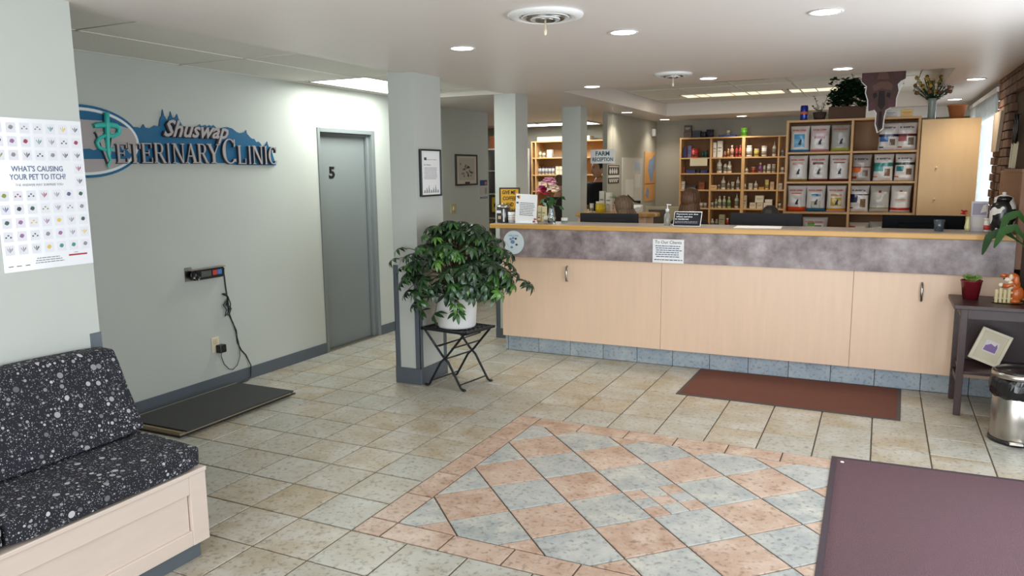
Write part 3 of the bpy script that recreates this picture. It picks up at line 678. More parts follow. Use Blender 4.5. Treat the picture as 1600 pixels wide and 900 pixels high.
WORD = [('V', .640, .775, 1.757, 1.957), ('E', .772, .862, 1.758, 1.886), ('T', .862, .962, 1.758, 1.892), ('E', .966, 1.058, 1.759, 1.895), ('R', 1.066, 1.162, 1.76, 1.898), ('I', 1.165, 1.214, 1.76, 1.899),
        ('N', 1.225, 1.33, 1.76, 1.9), ('A', 1.335, 1.445, 1.761, 1.903), ('R', 1.448, 1.545, 1.762, 1.903), ('Y', 1.54, 1.665, 1.762, 1.905), ('C', 1.684, 1.832, 1.757, 1.95), ('L', 1.842, 1.934, 1.756, 1.901),
        ('I', 1.946, 2.0, 1.756, 1.901), ('N', 2.005, 2.12, 1.756, 1.903), ('I', 2.125, 2.182, 1.756, 1.903), ('C', 2.18, 2.285, 1.756, 1.899)]
for ch, a0, a1, z0, z1 in WORD:
    b = MB()
    for dx, dz, w0, w1, m in ((-.005, -.005, .012, .03, 1), (0, 0, .03, .034, 0)):
        b.T = PX(X0, a0 + dx, z0 + dz)
        for k, pl in enumerate(LT[ch]): b.prism([(u * (a1 - a0), v * (z1 - z0)) for u, v in pl], w0, w1 + k * .00004, m)
    b.build('letter', [GR, GD], lg)
b = MB(); b.T = PX(X0, 0, 0); b.text('Shuswap', 1.152, 1.905, 1.752, 2.062, 1, .018, .42, .035, .012); b.T = PX(X0, .005, .004); b.text('Shuswap', 1.157, 1.905, 1.757, 2.062, 0, .004, .42, .02, .031)
b.build('script_lettering', [GR, GD], lg)

# ================================================================ THINGS ON THE LEFT WALL
o = thing('scale_display', 'small black digital scale display in a steel bracket on the wall', 'scale display', (-2.44, 1.45, .88))
b = MB(); b.T = PX(-2.459, 0, 0); b.box(1.275, 1.34, .885, .99, 0, .004); b.box(1.30, 1.63, .966, .972, 0, .05); b.build('bracket', M_STEEL, o)
b = MB(); b.T = PX(-2.455, 0, 0); b.box(1.335, 1.615, .888, .965, .008, .04); b.build('housing', M_BLACK, o, bev=.006)
b = MB(); b.T = PX(-2.415, 0, 0); b.box(1.39, 1.485, .908, .952, 0, .002); b.build('screen', mat('lcd_grey', (84, 88, 84), .3, var=0), o)
b = MB(); b.T = PX(-2.415, 0, 0); b.box(1.50, 1.545, .912, .95, 0, .002, 0); b.box(1.548, 1.59, .912, .95, 0, .002, 1); b.build('button_panel', [flat((190, 60, 60)), flat((60, 120, 190))], o)
b = MB(); b.T = PX(-2.415, 0, 0); b.lathe(0, 0, [(.001, 0)], 3) if False else b.tube([(1.318, .935, .0), (1.318, .935, .012)], .03, 14); b.tube([(1.355, .915, .0), (1.355, .915, .016)], .022, 14); b.build('knob', M_BLACK, o)
o = thing('wall_outlet', 'cream electrical outlet low on the left wall above the baseboard', 'outlet', (-2.45, 1.5, .3))
b = MB(); b.T = PX(-2.459, 0, 0); b.box(1.478, 1.552, .298, .418, 0, .006); b.build('cover_plate', M_CREAM, o, bev=.003)
b = MB(); b.T = PX(-2.453, 0, 0); b.box(1.495, 1.535, .365, .405, 0, .002); b.build('socket', mat('ivory_socket', (206, 194, 166), .4, var=0), o)
o = thing('power_adapter', 'black plug adapter in the cream outlet with thin cord drooping down', 'adapter', (-2.43, 1.54, .3))
b = MB(); b.T = PX(-2.452, 0, 0); b.box(1.512, 1.578, .292, .356, 0, .05); b.build('plug_body', M_BLACK, o, bev=.008)
b = MB(); xx = -2.44; b.tube([(-2.42, 1.54, .295), (xx, 1.55, .26), (xx, 1.575, .19), (xx, 1.62, .14), (xx, 1.66, .125), (xx, 1.71, .15), (xx, 1.745, .22), (xx, 1.74, .33), (xx, 1.70, .48), (xx, 1.665, .58), (xx, 1.655, .68)], .0032, 6); b.build('thin_cord', M_BLACK, o)
o = thing('display_cord', 'black cable with a tied bundle hanging from the scale display to the floor', 'cord', (-2.44, 1.66, .03))
b = MB(); xx = -2.448; b.tube([(-2.43, 1.60, .955), (xx + .01, 1.635, .95), (xx, 1.645, .88), (xx, 1.65, .80), (xx, 1.665, .66), (xx, 1.66, .58), (xx, 1.70, .50), (xx, 1.73, .43), (xx, 1.735, .33), (xx, 1.77, .26), (xx, 1.815, .21), (-2.43, 1.845, .12), (-2.425, 1.83, .03), (-2.415, 1.79, .010), (-2.41, 1.70, .008), (-2.405, 1.60, .008)], .0055, 8); b.build('cable', M_BLACK, o)
b = MB(); 
for k, s_ in enumerate((-1, 1, .4)): b.tube([(xx + .012, 1.65, .70), (xx + .014, 1.62 + .02 * s_, .66), (xx + .014, 1.655 + .025 * s_, .62), (xx + .014, 1.63 + .02 * s_, .57), (xx + .014, 1.665, .60), (xx + .014, 1.675, .66), (xx + .012, 1.655, .72), (xx + .012, 1.60 + .01 * k, .75)], .005, 6)
b.build('cable_bundle', M_BLACK, o)
o = thing('platform_scale', 'low platform floor scale topped with a black rubber mat', 'scale', (-2.05, 1.1, 0))
MB().box(-2.38, -1.80, .575, 1.66, 0.001, .008).build('base_mat', M_RUB, o)
MB().box(-2.37, -1.81, .585, 1.62, .008, .036).build('platform', mat('sand_painted_steel', (168, 152, 122), .5), o, bev=.003)
MB().box(-1.812, -1.806, .585, 1.62, .022, .034).build('steel_edge', M_STEEL, o)
MB().box(-2.33, -1.765, .60, 1.60, .0365, .047).build('rubber_top', M_RUB, o, bev=.003)

# ---- pictures
def picture(lab, Tm, u0, u1, v0, v1, fw, fm, mm, prn, mats, cat='picture', name='framed_picture', mat_w=0):
    o = thing(name, lab, cat, Tm @ Vector(((u0 + u1) / 2, v0, 0)))
    b = MB(); b.T = Tm
    for r_ in ((u0, u0 + fw, v0, v1), (u1 - fw, u1, v0, v1), (u0 + fw, u1 - fw, v0, v0 + fw), (u0 + fw, u1 - fw, v1 - fw, v1)): b.box(*r_, 0, .022)
    b.build('frame', fm, o, bev=.002)
    b = MB(); b.T = Tm; b.box(u0 + fw, u1 - fw, v0 + fw, v1 - fw, .002, .012); b.build('backing', mm, o)
    b = MB(); b.T = Tm; prn(b); b.build('print', mats, o); return o
def prn(b):
    b.box(2.375, 2.41, 1.768, 1.79, .012, .0125, 1); b.text('Veterinary Clinic', 2.40, 1.768, 2.56, 1.776, 0, .0006, w0=.012)
    b.text('Our Mission', 2.37, 1.728, 2.47, 1.738, 0, .0006, w0=.012); lines(b, 2.37, 2.57, 1.62, 1.715, 9, 2, .0005, .012, 9, .1)
    for k in range(7): u = 2.36 + k * .033; b.prism([(u, 1.515), (u + .01, 1.54 + .02 * (k % 3)), (u + .024, 1.535), (u + .026, 1.515)], .012, .0125, 2)
picture('black-framed white clinic letter on the side of the near column', PX(-1.045, 0, 0), 2.315, 2.62, 1.487, 1.853, .013, M_BLACK, M_PAPER, prn, [M_BLACK, flat((60, 80, 90)), flat((150, 150, 152))])
def prn(b):
    b.box(5.40, 5.80, 1.575, 1.845, .012, .013, 0); r = random.Random(3)
    for k in range(26): u = 5.44 + r.random() * .3; v = 1.62 + .18 * r.random() * (1 - (u - 5.44) * 1.5); b.prism([(u + .018 * math.cos(t), v + .014 * math.sin(t)) for t in range(6)], .013, .0135, 1)
    b.box(5.55, 5.67, 1.53, 1.555, .012, .014, 2)
picture('dark-framed pale sketch on the shaded corridor wall beyond door 5', PX(-2.459, 0, 0), 5.323, 5.865, 1.512, 1.888, .02, flat((48, 38, 34)), flat((200, 190, 176)), prn, [flat((176, 168, 156)), flat((110, 104, 98)), flat((44, 40, 38))])
for (v0, v1, c, nm) in ((1.50, 1.57, (40, 60, 120), 'small blue and orange notice card, topmost of three at the corridor wall end'), (1.385, 1.49, (188, 180, 176), 'pale grey notice card in the middle of three at the corridor wall end'), (1.335, 1.355, (36, 42, 100), 'narrow navy strip card lowest of three at the corridor wall end')):
    def prn(p, v0=v0, v1=v1):
        if v1 - v0 > .05: p.box(6.09, 6.14, v0 + .01, v1 - .02, .0015, .002, 0)
        else: p.box(5.98, 6.14, v0 + .008, v0 + .012, .0015, .002, 1)
    sheet('notice_card', nm, 'sign', PX(-2.459, 0, 0), 5.96, 6.16, v0, v1, .0015, flat(c), prn, mats=[flat((190, 130, 80)) if v0 > 1.49 else flat((150, 140, 130)), M_PAPER])

# ================================================================ MATS
def carpet(name, lab, pts, m, edge, h=.011, w_=.03):
    o = thing(name, lab, 'mat', (sum(p[0] for p in pts) / 4, sum(p[1] for p in pts) / 4, 0))
    MB().prism(pts, 0.0005, .005).build('rubber_edge', edge, o)
    cx, cy = o.location.x, o.location.y
    ins = []
    n = len(pts)
    for i in range(n):
        p0, p1, p2 = Vector(pts[i - 1]), Vector(pts[i]), Vector(pts[(i + 1) % n]); ins.append(p1 + (p0 - p1).normalized() * w_ + (p2 - p1).normalized() * w_)
    # pile surface as a fine grid
    b = MB(); N = 60; vs = []; fs = []
    for j in range(N + 1):
        for i in range(N + 1):
            u, v = i / N, j / N; p = (ins[0] * (1 - u) + ins[1] * u) * (1 - v) + (ins[3] * (1 - u) + ins[2] * u) * v
            vs.append((p.x, p.y, .0055 if i in (0, N) or j in (0, N) else h + .0015 * noise.noise(Vector((p.x * 30, p.y * 30, 0)))))
    for j in range(N):
        for i in range(N): a = j * (N + 1) + i; fs.append((a, a + 1, a + N + 2, a + N + 1))
    b.add(vs, fs, 0, True); b.build('carpet_pile', m, o)
    return o
carpet('floor_mat', 'rust-brown runner mat lying along the foot of the counter', [(.86, 2.82), (2.375, 2.80), (2.395, 3.635), (.875, 3.635)], M_RUST, flat((74, 62, 60), .8), w_=.025)
carpet('entrance_mat', 'large mauve entrance mat filling the bottom right corner', [(2.03, -.75), (3.3, -.75), (3.3, 1.98), (2.0, 1.93)], M_PLUM, flat((60, 48, 54), .8))
tag(MB().ell((2.06, 1.83, .013), (.011, .012, .004), 8, 5).build('lint_speck', M_PAPER), 'tiny white fluff on the corner of the mauve mat', 'litter')

# ================================================================ STOOL, POT AND UMBRELLA PLANT
o = thing('folding_stool', 'black folding metal stool with a mesh top under the potted plant', 'stool', (-.79, 2.42, 0))
TM = Matrix.Translation((-.79, 2.42, 0)) @ Matrix.Rotation(R(-9), 4, 'Z')
b = MB(); b.T = TM; hw, hd, zt = .232, .185, .47
for a in ((-hw, hw, -hd, -hd + .022), (-hw, hw, hd - .022, hd), (-hw, -hw + .022, -hd, hd), (hw - .022, hw, -hd, hd)): b.box(*a, zt - .02, zt)
b.build('seat_frame', M_IRON, o, bev=.003)
for k in range(9): b = MB(); b.T = TM; x = -hw + .045 + k * .0465; b.box(x - .012, x + .012, -hd + .02, hd - .02, zt - .014, zt - .008); b.build('seat_slat', M_IRON, o)
for k in range(6): b = MB(); b.T = TM; y = -hd + .055 + k * .052; b.box(-hw + .02, hw - .02, y - .006, y + .006, zt - .008, zt - .004); b.build('seat_slat', M_IRON, o)
for y in (-hd + .012, hd - .012):
    for s_ in (-1, 1):
        b = MB(); b.T = TM; yy = y + .01 * s_; b.tube([(-s_ * (hw - .03), yy, zt - .02), (-s_ * .03, yy, .26), (s_ * .03, yy, .21), (s_ * .15, yy, .02), (s_ * .175, yy, .006)], .0095, 8)
        b.build('leg', M_IRON, o); b = MB(); b.T = TM; b.ell((s_ * .178, yy, .011), (.024, .014, .010), 10, 6); b.build('foot', M_IRON, o)
for s_ in (-1, 1):
    b = MB(); b.T = TM; b.tube([(s_ * .14, -hd + .01, .045), (s_ * .14, hd - .01, .045)], .006, 6); b.build('stretcher', M_IRON, o); b = MB(); b.T = TM; b.tube([(s_ * .08, -hd + .01, .33), (s_ * .08, hd - .01, .33)], .006, 6); b.build('stretcher', M_IRON, o)
b = MB(); b.T = TM; b.tube([(0, -hd, .235), (0, hd, .235)], .006, 6); b.build('pivot_rod', M_IRON, o); b = MB(); b.T = TM; b.tube([(-.06, -hd + .02, .33), (.1, hd - .02, .40)], .005, 6); b.build('cross_brace', M_IRON, o)

PC = (-.785, 2.40)
o = thing('umbrella_plant', 'bushy umbrella plant with drooping glossy leaf whorls in a white pot on the stool', 'plant', (PC[0], PC[1], .471))
b = MB(); b.lathe(*PC, [(.12, .471), (.143, .475), (.150, .49), (.163, .70), (.166, .74), (.170, .745), (.170, .77), (.160, .77), (.155, .72), (0, .72)], 40); b.build('pot', M_WHITE, o)
MB().lathe(*PC, [(.155, .735), (.1, .74), (0, .742)], 20).build('soil', mat('potting_soil', (58, 44, 34), .95), o)
def whorl(n, L_, w_, m, seed):
    r = random.Random(seed); b = MB(); n += 1; L_ *= .95; w_ *= .78
    for k in range(n):
        a = 2 * math.pi * k / n + r.uniform(-.2, .2); dr = r.uniform(.45, 1.0); l = L_ * r.uniform(.75, 1.1)
        ca, sa = math.cos(a), math.sin(a); pts = []; N = 5
        for i in range(N + 1):
            t = i / N; s0 = .16 + t * .84
            rad = l * (s0 * math.cos(dr * .45)) - l * .14 * t * t * dr; zz = -l * dr * .62 * t * t - .01 * t
            ww = w_ * math.sin(math.pi * min(1, t * .96 + .04)) ** .7 * (1 if t < .55 else 1 - (t - .55) * .5)
            pts.append((rad, zz, ww))
        vs = []; fs = []
        for (rad, zz, ww) in pts:
            for s_, dz in ((-1, .12), (0, 0), (1, .12)): vs.append((rad * ca - s_ * ww * sa, rad * sa + s_ * ww * ca, zz + dz * ww))
        for i in range(N):
            for j in range(2): q_ = i * 3 + j; fs.append((q_, q_ + 1, q_ + 4, q_ + 3))
        b.add(vs, fs, 0, True)
        b.tube([(0, 0, 0), (pts[0][0] * ca, pts[0][0] * sa, pts[0][1])], .0016, 4)
    me = bpy.data.meshes.new('leaf'); me.from_pydata([tuple(v) for v in b.v], [], b.f); me.materials.append(m)
    me.polygons.foreach_set('use_smooth', [True] * len(b.f)); me.update(); return me
WH = [whorl(7, .105, .0185, M_LEAF[0], 1), whorl(8, .095, .018, M_LEAF[1], 2), whorl(6, .11, .02, M_LEAF[0], 3), whorl(7, .085, .016, M_LEAF[3], 4), whorl(7, .09, .018, M_LEAF[2], 5), whorl(6, .10, .019, M_LEAF[3], 6)]
r = random.Random(21); stems = MB(); cnt = 0; cen = Vector((-.72, 2.31, .93))
tries = 0
def blocked(p, m=.085):
    return (-1.27 - m < p.x < -1.045 + m and 2.26 - m < p.y < 2.66 + m) or (p.y > 3.56 - m and p.x > -1.1)
extra = [(-.22, 2.32, .93), (-.17, 2.38, .86), (-.10, 2.30, .86), (-.30, 2.2, .80), (-.26, 2.35, .84), (-.36, 2.3, .9), (-1.13, 2.12, 1.10), (-1.16, 2.08, 1.02), (-1.12, 2.12, .84), (-1.06, 2.10, .77), (-1.12, 2.12, .95), (-.95, 2.15, .62), (-1.0, 2.1, .68), (-.85, 2.17, .60), (-.66, 2.16, .70), (-.66, 2.19, .63), (-.80, 2.3, 1.30), (-.9, 2.25, 1.27), (-.70, 2.35, 1.25)]
while cnt < 298 and tries < 6000:
    tries += 1
    if cnt < len(extra): p = Vector(extra[cnt])
    else:
        th = r.random() * 2 * math.pi; ph = r.uniform(-.62, 1.45); s_ = r.uniform(.62, 1.0) ** .6
        p = cen + Vector((math.cos(th) * math.cos(ph) * .45 * s_, math.sin(th) * math.cos(ph) * .38 * s_, math.sin(ph) * (.385 if ph > 0 else .30) * s_))
        if p.x < -.9: p.z -= .10 * r.random()
        if blocked(p): 
            if p.y > 2.2 and p.x < -1.0 and p.x > -1.3: continue
            if blocked(p): continue
        if math.hypot(p.x - PC[0], p.y - PC[1]) < .25 and p.z < .84: continue
        if p.z < .74 and (p.x > -.66): continue
    k = r.choice((0, 0, 1, 1, 2, 2, 3, 5, 5)) if (r.random() > .09) else 4
    out = (p - Vector((cen.x, cen.y, .75))); out.z = max(out.z, .05); out.normalize()
    q_ = Vector((0, 0, 1)).rotation_difference((out * .75 + Vector((0, 0, .55))).normalized())
    ob = bpy.data.objects.new('leaf', WH[k]); C.objects.link(ob); ob.parent = o; ob.location = p - o.location
    ob.rotation_mode = 'QUATERNION'; ob.rotation_quaternion = q_ @ Matrix.Rotation(r.random() * 6.28, 4, 'Z').to_quaternion(); sc_ = r.uniform(.75, 1.12); ob.scale = (sc_,) * 3
    if cnt % 2 == 0 or cnt < len(extra):
        b0 = Vector((PC[0] + r.uniform(-.05, .05), PC[1] + r.uniform(-.05, .05), .74)); mid = b0.lerp(p, .5) + Vector((0, 0, .13))
        stems.tube([b0, b0.lerp(mid, .6) + Vector((0, 0, .05)), mid, p.lerp(mid, .4) + Vector((0, 0, .02)), p], [.006, .005, .004, .003, .002], 5)
    cnt += 1
stems.build('stems', M_STEM, o)

# ================================================================ PEOPLE
def skin_geo(pts, edges, rad, root=0, sub=1):
    me = bpy.data.meshes.new('s'); me.from_pydata(pts, edges, []); ob = bpy.data.objects.new('s', me); C.objects.link(ob)
    md = ob.modifiers.new('skin', 'SKIN'); md.use_smooth_shade = True
    for i, v in enumerate(me.skin_vertices[0].data):
        rr = rad[i]; v.radius = rr if isinstance(rr, tuple) else (rr, rr); v.use_root = i == root
    ob.modifiers.new('sub', 'SUBSURF').levels = sub
    bpy.context.view_layer.update()
    m2 = bpy.data.meshes.new_from_object(ob.evaluated_get(bpy.context.evaluated_depsgraph_get()))
    vs = [v.co.copy() for v in m2.vertices]; fs = [tuple(p.vertices) for p in m2.polygons]
    bpy.data.objects.remove(ob); bpy.data.meshes.remove(me); bpy.data.meshes.remove(m2)
    return vs, fs
def person(lab, x, y, rz, top, seated, shirt, trousers, hair_m, hair, lean=0., turn=0., k=1., group=None, nod=0.):
    """local frame: figure faces -y; k scales the figure; top = height of the crown"""
    H0 = 1.76; zd = (top / k - H0)              # shift of upper body (seated figures drop)
    ph = .95 + zd
    def U(x_, y_, z_):                          # upper body point, leaned forward about the pelvis
        dz = z_ - .95; return (x_, y_ - math.sin(lean) * dz, ph + math.cos(lean) * dz)
    P = {}; 
    P['pel'] = (0, 0, ph); P['sp'] = U(0, 0, 1.14); P['ch'] = U(0, 0, 1.32); P['nk'] = U(0, 0, 1.47); P['hb'] = U(0, -.02, 1.56)
    for s_, t in ((-1, 'l'), (1, 'r')):
        P['sh' + t] = U(s_ * .17, 0, 1.41); P['el' + t] = U(s_ * .225, -.02, 1.13)
        if seated: P['wr' + t] = (s_ * .2, P['el' + t][1] - .24, P['el' + t][2] + .02); P['ha' + t] = (s_ * .19, P['wr' + t][1] - .07, P['wr' + t][2] - .01)
        else: P['wr' + t] = U(s_ * .23, -.10, .90); P['ha' + t] = U(s_ * .23, -.12, .82)
        P['hi' + t] = (s_ * .095, 0, ph - .05)
        if seated: P['kn' + t] = (s_ * .12, -.43, ph - .06); P['an' + t] = (s_ * .12, -.40, .09); P['to' + t] = (s_ * .12, -.55, .035)
        else: P['kn' + t] = (s_ * .10, -.02, .5); P['an' + t] = (s_ * .10, .03, .09); P['to' + t] = (s_ * .11, -.13, .035)
    RAD = dict(pel=(.145, .105), sp=(.125, .09), ch=(.15, .105), nk=(.058, .055), hb=(.052, .055), sh=.06, el=.042, wr=.028, ha=.034, hi=.085, kn=.058, an=.038, to=.034)
    def run(names, edges, ex=0., root=0):
        idx = {n_: i for i, n_ in enumerate(names)}
        rad = []
        for n_ in names:
            r_ = RAD.get(n_, RAD.get(n_[:-1])); rad.append(tuple(a + ex for a in r_) if isinstance(r_, tuple) else r_ + ex)
        return skin_geo([P[n_] for n_ in names], [(idx[a], idx[b_]) for a, b_ in edges], rad, root)
    body_e = [('pel', 'sp'), ('sp', 'ch'), ('ch', 'nk'), ('nk', 'hb')]
    for t in 'lr': body_e += [('ch', 'sh' + t), ('sh' + t, 'el' + t), ('el' + t, 'wr' + t), ('wr' + t, 'ha' + t), ('pel', 'hi' + t), ('hi' + t, 'kn' + t), ('kn' + t, 'an' + t), ('an' + t, 'to' + t)]
    names = list(P.keys())
    root = thing('person', lab, 'person', (x, y, 0), group)
    TM = Matrix.Translation((x, y, 0)) @ Matrix.Rotation(rz, 4, 'Z') @ Matrix.Scale(k, 4)
    b = MB(); b.T = TM; v, f = run(names, body_e); b.add(v, f, 0, True)
    hc = Vector(U(0, -.035, 1.655)); HT = TM @ Matrix.Translation(hc) @ Matrix.Rotation(turn, 4, 'Z') @ Matrix.Rotation(nod, 4, 'X')
    def face(v_):
        xx, yy, zz = v_; 
        if zz < 0: xx *= 1 + .28 * zz; yy = yy * (1 + .12 * zz) if yy > 0 else yy
        if yy < -.75 and abs(xx) < .22 and -.35 < zz < .1: yy -= .16 * (1 - abs(xx) / .22)     # nose
        if yy < -.6 and .05 < zz < .25 and .15 < abs(xx) < .5: yy += .07                       # eye sockets
        if yy < -.5 and zz < -.75: yy -= .1                                                     # chin
        return (xx, yy, zz)
    b.T = HT; b.ell((0, 0, 0), (.076, .096, .116), 28, 20, 0, face)
    for s_ in (-1, 1): b.ell((s_ * .077, .01, -.005), (.009, .018, .03), 8, 6)
    for s_ in (-1, 1):   # five fingers on each hand
        t = 'l' if s_ < 0 else 'r'; b.T = TM; h0 = Vector(P['ha' + t]); d = (h0 - Vector(P['wr' + t])).normalized()
        side = Vector((1, 0, 0)) if seated else Vector((0, -1, 0)); pn = d.cross(side).normalized() * (1 if seated else -s_)
        for q_ in range(4): a0 = h0 + side * (q_ - 1.5) * .017 + d * .02; L_ = (.06, .072, .068, .052)[q_]; b.tube([a0, a0 + d * L_ * .5, a0 + d * L_ * .8 - Vector((0, 0, .015 if seated else 0)) ], [.0085, .008, .0065], 6)
        a0 = h0 - side * .03 - d * .02; b.tube([a0, a0 - side * .02 + d * .03, a0 - side * .02 + d * .05], [.011, .010, .008], 6)
    b.build('body', M_SKIN, root)
    fb = MB(); fb.T = HT
    for s_ in (-1, 1): fb.ell((s_ * .03, -.083, .014), (.012, .006, .006), 8, 5, 0); fb.ell((s_ * .03, -.0885, .014), (.005, .003, .005), 6, 4, 1); fb.box(s_ * .03 - .016, s_ * .03 + .016, -.094, -.086, .030, .035, 1)
    fb.box(-.02, .02, -.096, -.09, -.056, -.050, 2); fb.build('facial_features', [M_PAPER, hair_m, flat((160, 84, 80))], root)
    tn = ['pel', 'sp', 'ch', 'nk', 'shl', 'ell', 'shr', 'elr']; RAD['nk'] = (.045, .045)
    b = MB(); b.T = TM; v, f = run(tn, [('pel', 'sp'), ('sp', 'ch'), ('ch', 'nk'), ('ch', 'shl'), ('shl', 'ell'), ('ch', 'shr'), ('shr', 'elr')], .026); b.add(v, f, 0, True); b.build('shirt', shirt, root)
    b = MB(); b.T = TM; v, f = run(['pel', 'hil', 'knl', 'anl', 'hir', 'knr', 'anr'], [('pel', 'hil'), ('hil', 'knl'), ('knl', 'anl'), ('pel', 'hir'), ('hir', 'knr'), ('knr', 'anr')], .013); b.add(v, f, 0, True); b.build('trousers', trousers, root)
    b = MB(); b.T = TM
    for t in 'lr': p = P['to' + t]; q_ = P['an' + t]; b.ell((p[0], p[1] + .05, .04), (.046, .13, .04), 12, 8)
    b.build('shoes', M_BLACK, root)
    hb = MB(); hb.T = HT
    def hf(v_):
        xx, yy, zz = v_
        n_ = 1 + .035 * noise.noise(Vector((xx * 5, yy * 5, zz * 2))) + (.022 * math.sin(math.atan2(yy, xx) * 23) if hair.startswith('long') and zz < .8 else 0)
        if yy < -.35 and zz < .42: yy = -.35 + (yy + .35) * .12; 
        if zz < -.3 and not hair.startswith('long'): zz = -.3 + (zz + .3) * .25
        return (xx * n_, yy * n_, zz * n_)
    if hair == 'short': hb.ell((0, .014, .026), (.083, .098, .110), 26, 16, 0, hf)
    elif hair == 'bun': hb.ell((0, .014, .024), (.088, .102, .114), 26, 16, 0, hf); hb.ell((0, .11, .05), (.045, .04, .045), 14, 10)
    elif hair == 'cap':
        hb.ell((0, .014, .024), (.086, .101, .114), 26, 16, 0, hf)
    else:
        hb.ell((0, .018, .02), (.094, .108, .118), 92, 24, 0, hf); hb.ell((0, .06, -.13), (.108, .062, .17), 92, 16, 0, lambda v_: tuple(v_ * (1 + .03 * math.sin(math.atan2(v_.y, v_.x) * 19))))
        for s_ in (-1, 1): hb.ell((s_ * .07, .02, -.11), (.034, .05, .13), 14, 10)
    hb.build('hair', hair_m, root)
    return root
def chair(lab, x, y, rz, sz, m):
    o = thing('office_chair', lab, 'chair', (x, y, 0)); TM = Matrix.Translation((x, y, 0)) @ Matrix.Rotation(rz, 4, 'Z')
    for nm, f_ in (('seat', lambda b: b.box(-.23, .23, -.22, .22, sz - .07, sz)), ('backrest', lambda b: b.box(-.2, .2, .22, .27, sz + .12, sz + .52)), ('back_post', lambda b: b.box(-.03, .03, .26, .28, sz - .05, sz + .2)),
                   ('gas_column', lambda b: b.lathe(0, 0, [(.03, .08), (.03, sz - .07)], 12))):
        b = MB(); b.T = TM; f_(b); b.build(nm, m, o, bev=.015 if nm in ('seat', 'backrest') else 0)
    for k_ in range(5):
        b = MB(); a = k_ * 2 * math.pi / 5; b.T = TM; b.tube([(0, 0, .09), (.26 * math.cos(a), .26 * math.sin(a), .06), (.28 * math.cos(a), .28 * math.sin(a), .028)], [.022, .016, .026], 8); b.build('caster_leg', M_BLACK, o)
HB = mat('brown_hair', (92, 64, 44), .5, var=.34, scale=14, stretch=(6, 6, .6)); HG = mat('greying_brown_hair', (104, 84, 66), .55, var=.34, scale=14, stretch=(6, 6, .6)); HD = mat('dark_hair', (34, 28, 28), .5, var=.1, scale=60); HK = mat('light_brown_hair', (116, 94, 66), .6, var=.15, scale=50)
CB = mat('black_cotton', (24, 26, 30), .85); CG = mat('charcoal_cotton', (52, 50, 48), .85); CN = mat('navy_scrubs', (44, 56, 84), .85); CP = mat('mauve_scrubs', (130, 90, 110), .85)
person('man with short dark hair in a black shirt glimpsed under the farm reception sign', -1.47, 7.7, R(-16), 1.80, False, CB, CG, HD, 'short', turn=R(-14), group='clinic staff')
person('person in a dark shirt with light brown hair bending behind the pink peonies', -1.80, 6.9, R(165), 1.60, False, CG, CB, HK, 'bun', lean=R(5), k=.95, group='clinic staff')
person('seated receptionist with greying brown hair behind the leftmost monitor', -.20, 4.90, R(-112), 1.385, True, CN, CB, HG, 'long', nod=R(18), group='clinic staff')
person('seated receptionist with long brown hair behind the black payment sign', .44, 5.0, R(155), 1.465, True, CB, CB, HB, 'long', group='clinic staff')
person('seated receptionist bending her dark haired head low over the middle monitor', 1.36, 4.98, R(-20), 1.365, True, CP, CB, HD, 'short', lean=R(22), nod=R(35), group='clinic staff')
for lab, x, y, rz, sz in (('black office chair under the receptionist with greying hair', -.20, 4.90, R(-112), .44), ('black office chair under the long haired receptionist', .44, 4.96, R(155), .52), ('black office chair under the bending receptionist', 1.30, 5.02, R(-20), .45)):
    chair(lab, x, y, rz, sz, M_BLACK)

# ================================================================ SHELVING AND PRODUCTS
def case(name, lab, x_up, zs, y0, y1, m, mb, group=None, wide=()):
    o = thing(name, lab, 'shelf', ((x_up[0] + x_up[-1]) / 2, (y0 + y1) / 2, 0), group)
    t = .02
    for k, x in enumerate(x_up): 
        ww = .022 if k in wide else .011
        MB().box(x - ww, x + ww, y0, y1, 0, zs[0]).build('upright', m, o, bev=.001, seg=1)
    for k, z_ in enumerate(zs):
        if k == 0: MB().box(x_up[0] - .011, x_up[-1] + .011, y0 - .003, y1, z_, z_ + t).build('top_board', m, o, bev=.001, seg=1); continue
        for a, c_ in zip(x_up[:-1], x_up[1:]): MB().box(a + .0112, c_ - .0112, y0 + .001, y1 - .012, z_ - t, z_).build('shelf_board', m, o, bev=.001, seg=1)
    MB().box(x_up[0], x_up[-1], y1 - .012, y1 - .001, .02, zs[0] - .002).build('back_panel', mb, o)
    return o
XA = [-.583, -.136, .332, .819, 1.30]; ZA = [2.125, 1.852, 1.622, 1.378, 1.105, .83, .5, .12]
case('medicine_shelves', 'wide maple shelving full of bottles and cartons on the back wall', XA, ZA, 8.85, 9.19, M_SHELF, M_SHELFB, 'product shelving', wide=(2,))
XB = [1.290, 1.887, 2.462]; ZB = [2.13, 1.838, 1.546, 1.244, .94, .62, .3, .1]
case('pet_food_shelves', 'large maple shelving packed with pet food bags behind the counter', XB, ZB, 5.5, 5.9, M_SHELF, M_SHELFB, 'product shelving')
o = thing('tall_cabinet', 'tall plain maple cabinet standing right of the pet food shelves', 'cabinet', (2.72, 5.7, 0))
MB().box(2.478, 2.955, 5.47, 5.92, 0, 2.115).build('carcass', M_CAB, o, bev=.002); dr = MB().box(2.481, 2.952, 5.45, 5.469, .08, 2.112).build('door', M_CAB, o, bev=.002)
for z_ in (1.38, 1.67): MB().ell((2.62, 5.442, z_), (.009, .009, .012), 10, 7).build('door_knob', M_CREAM, dr)

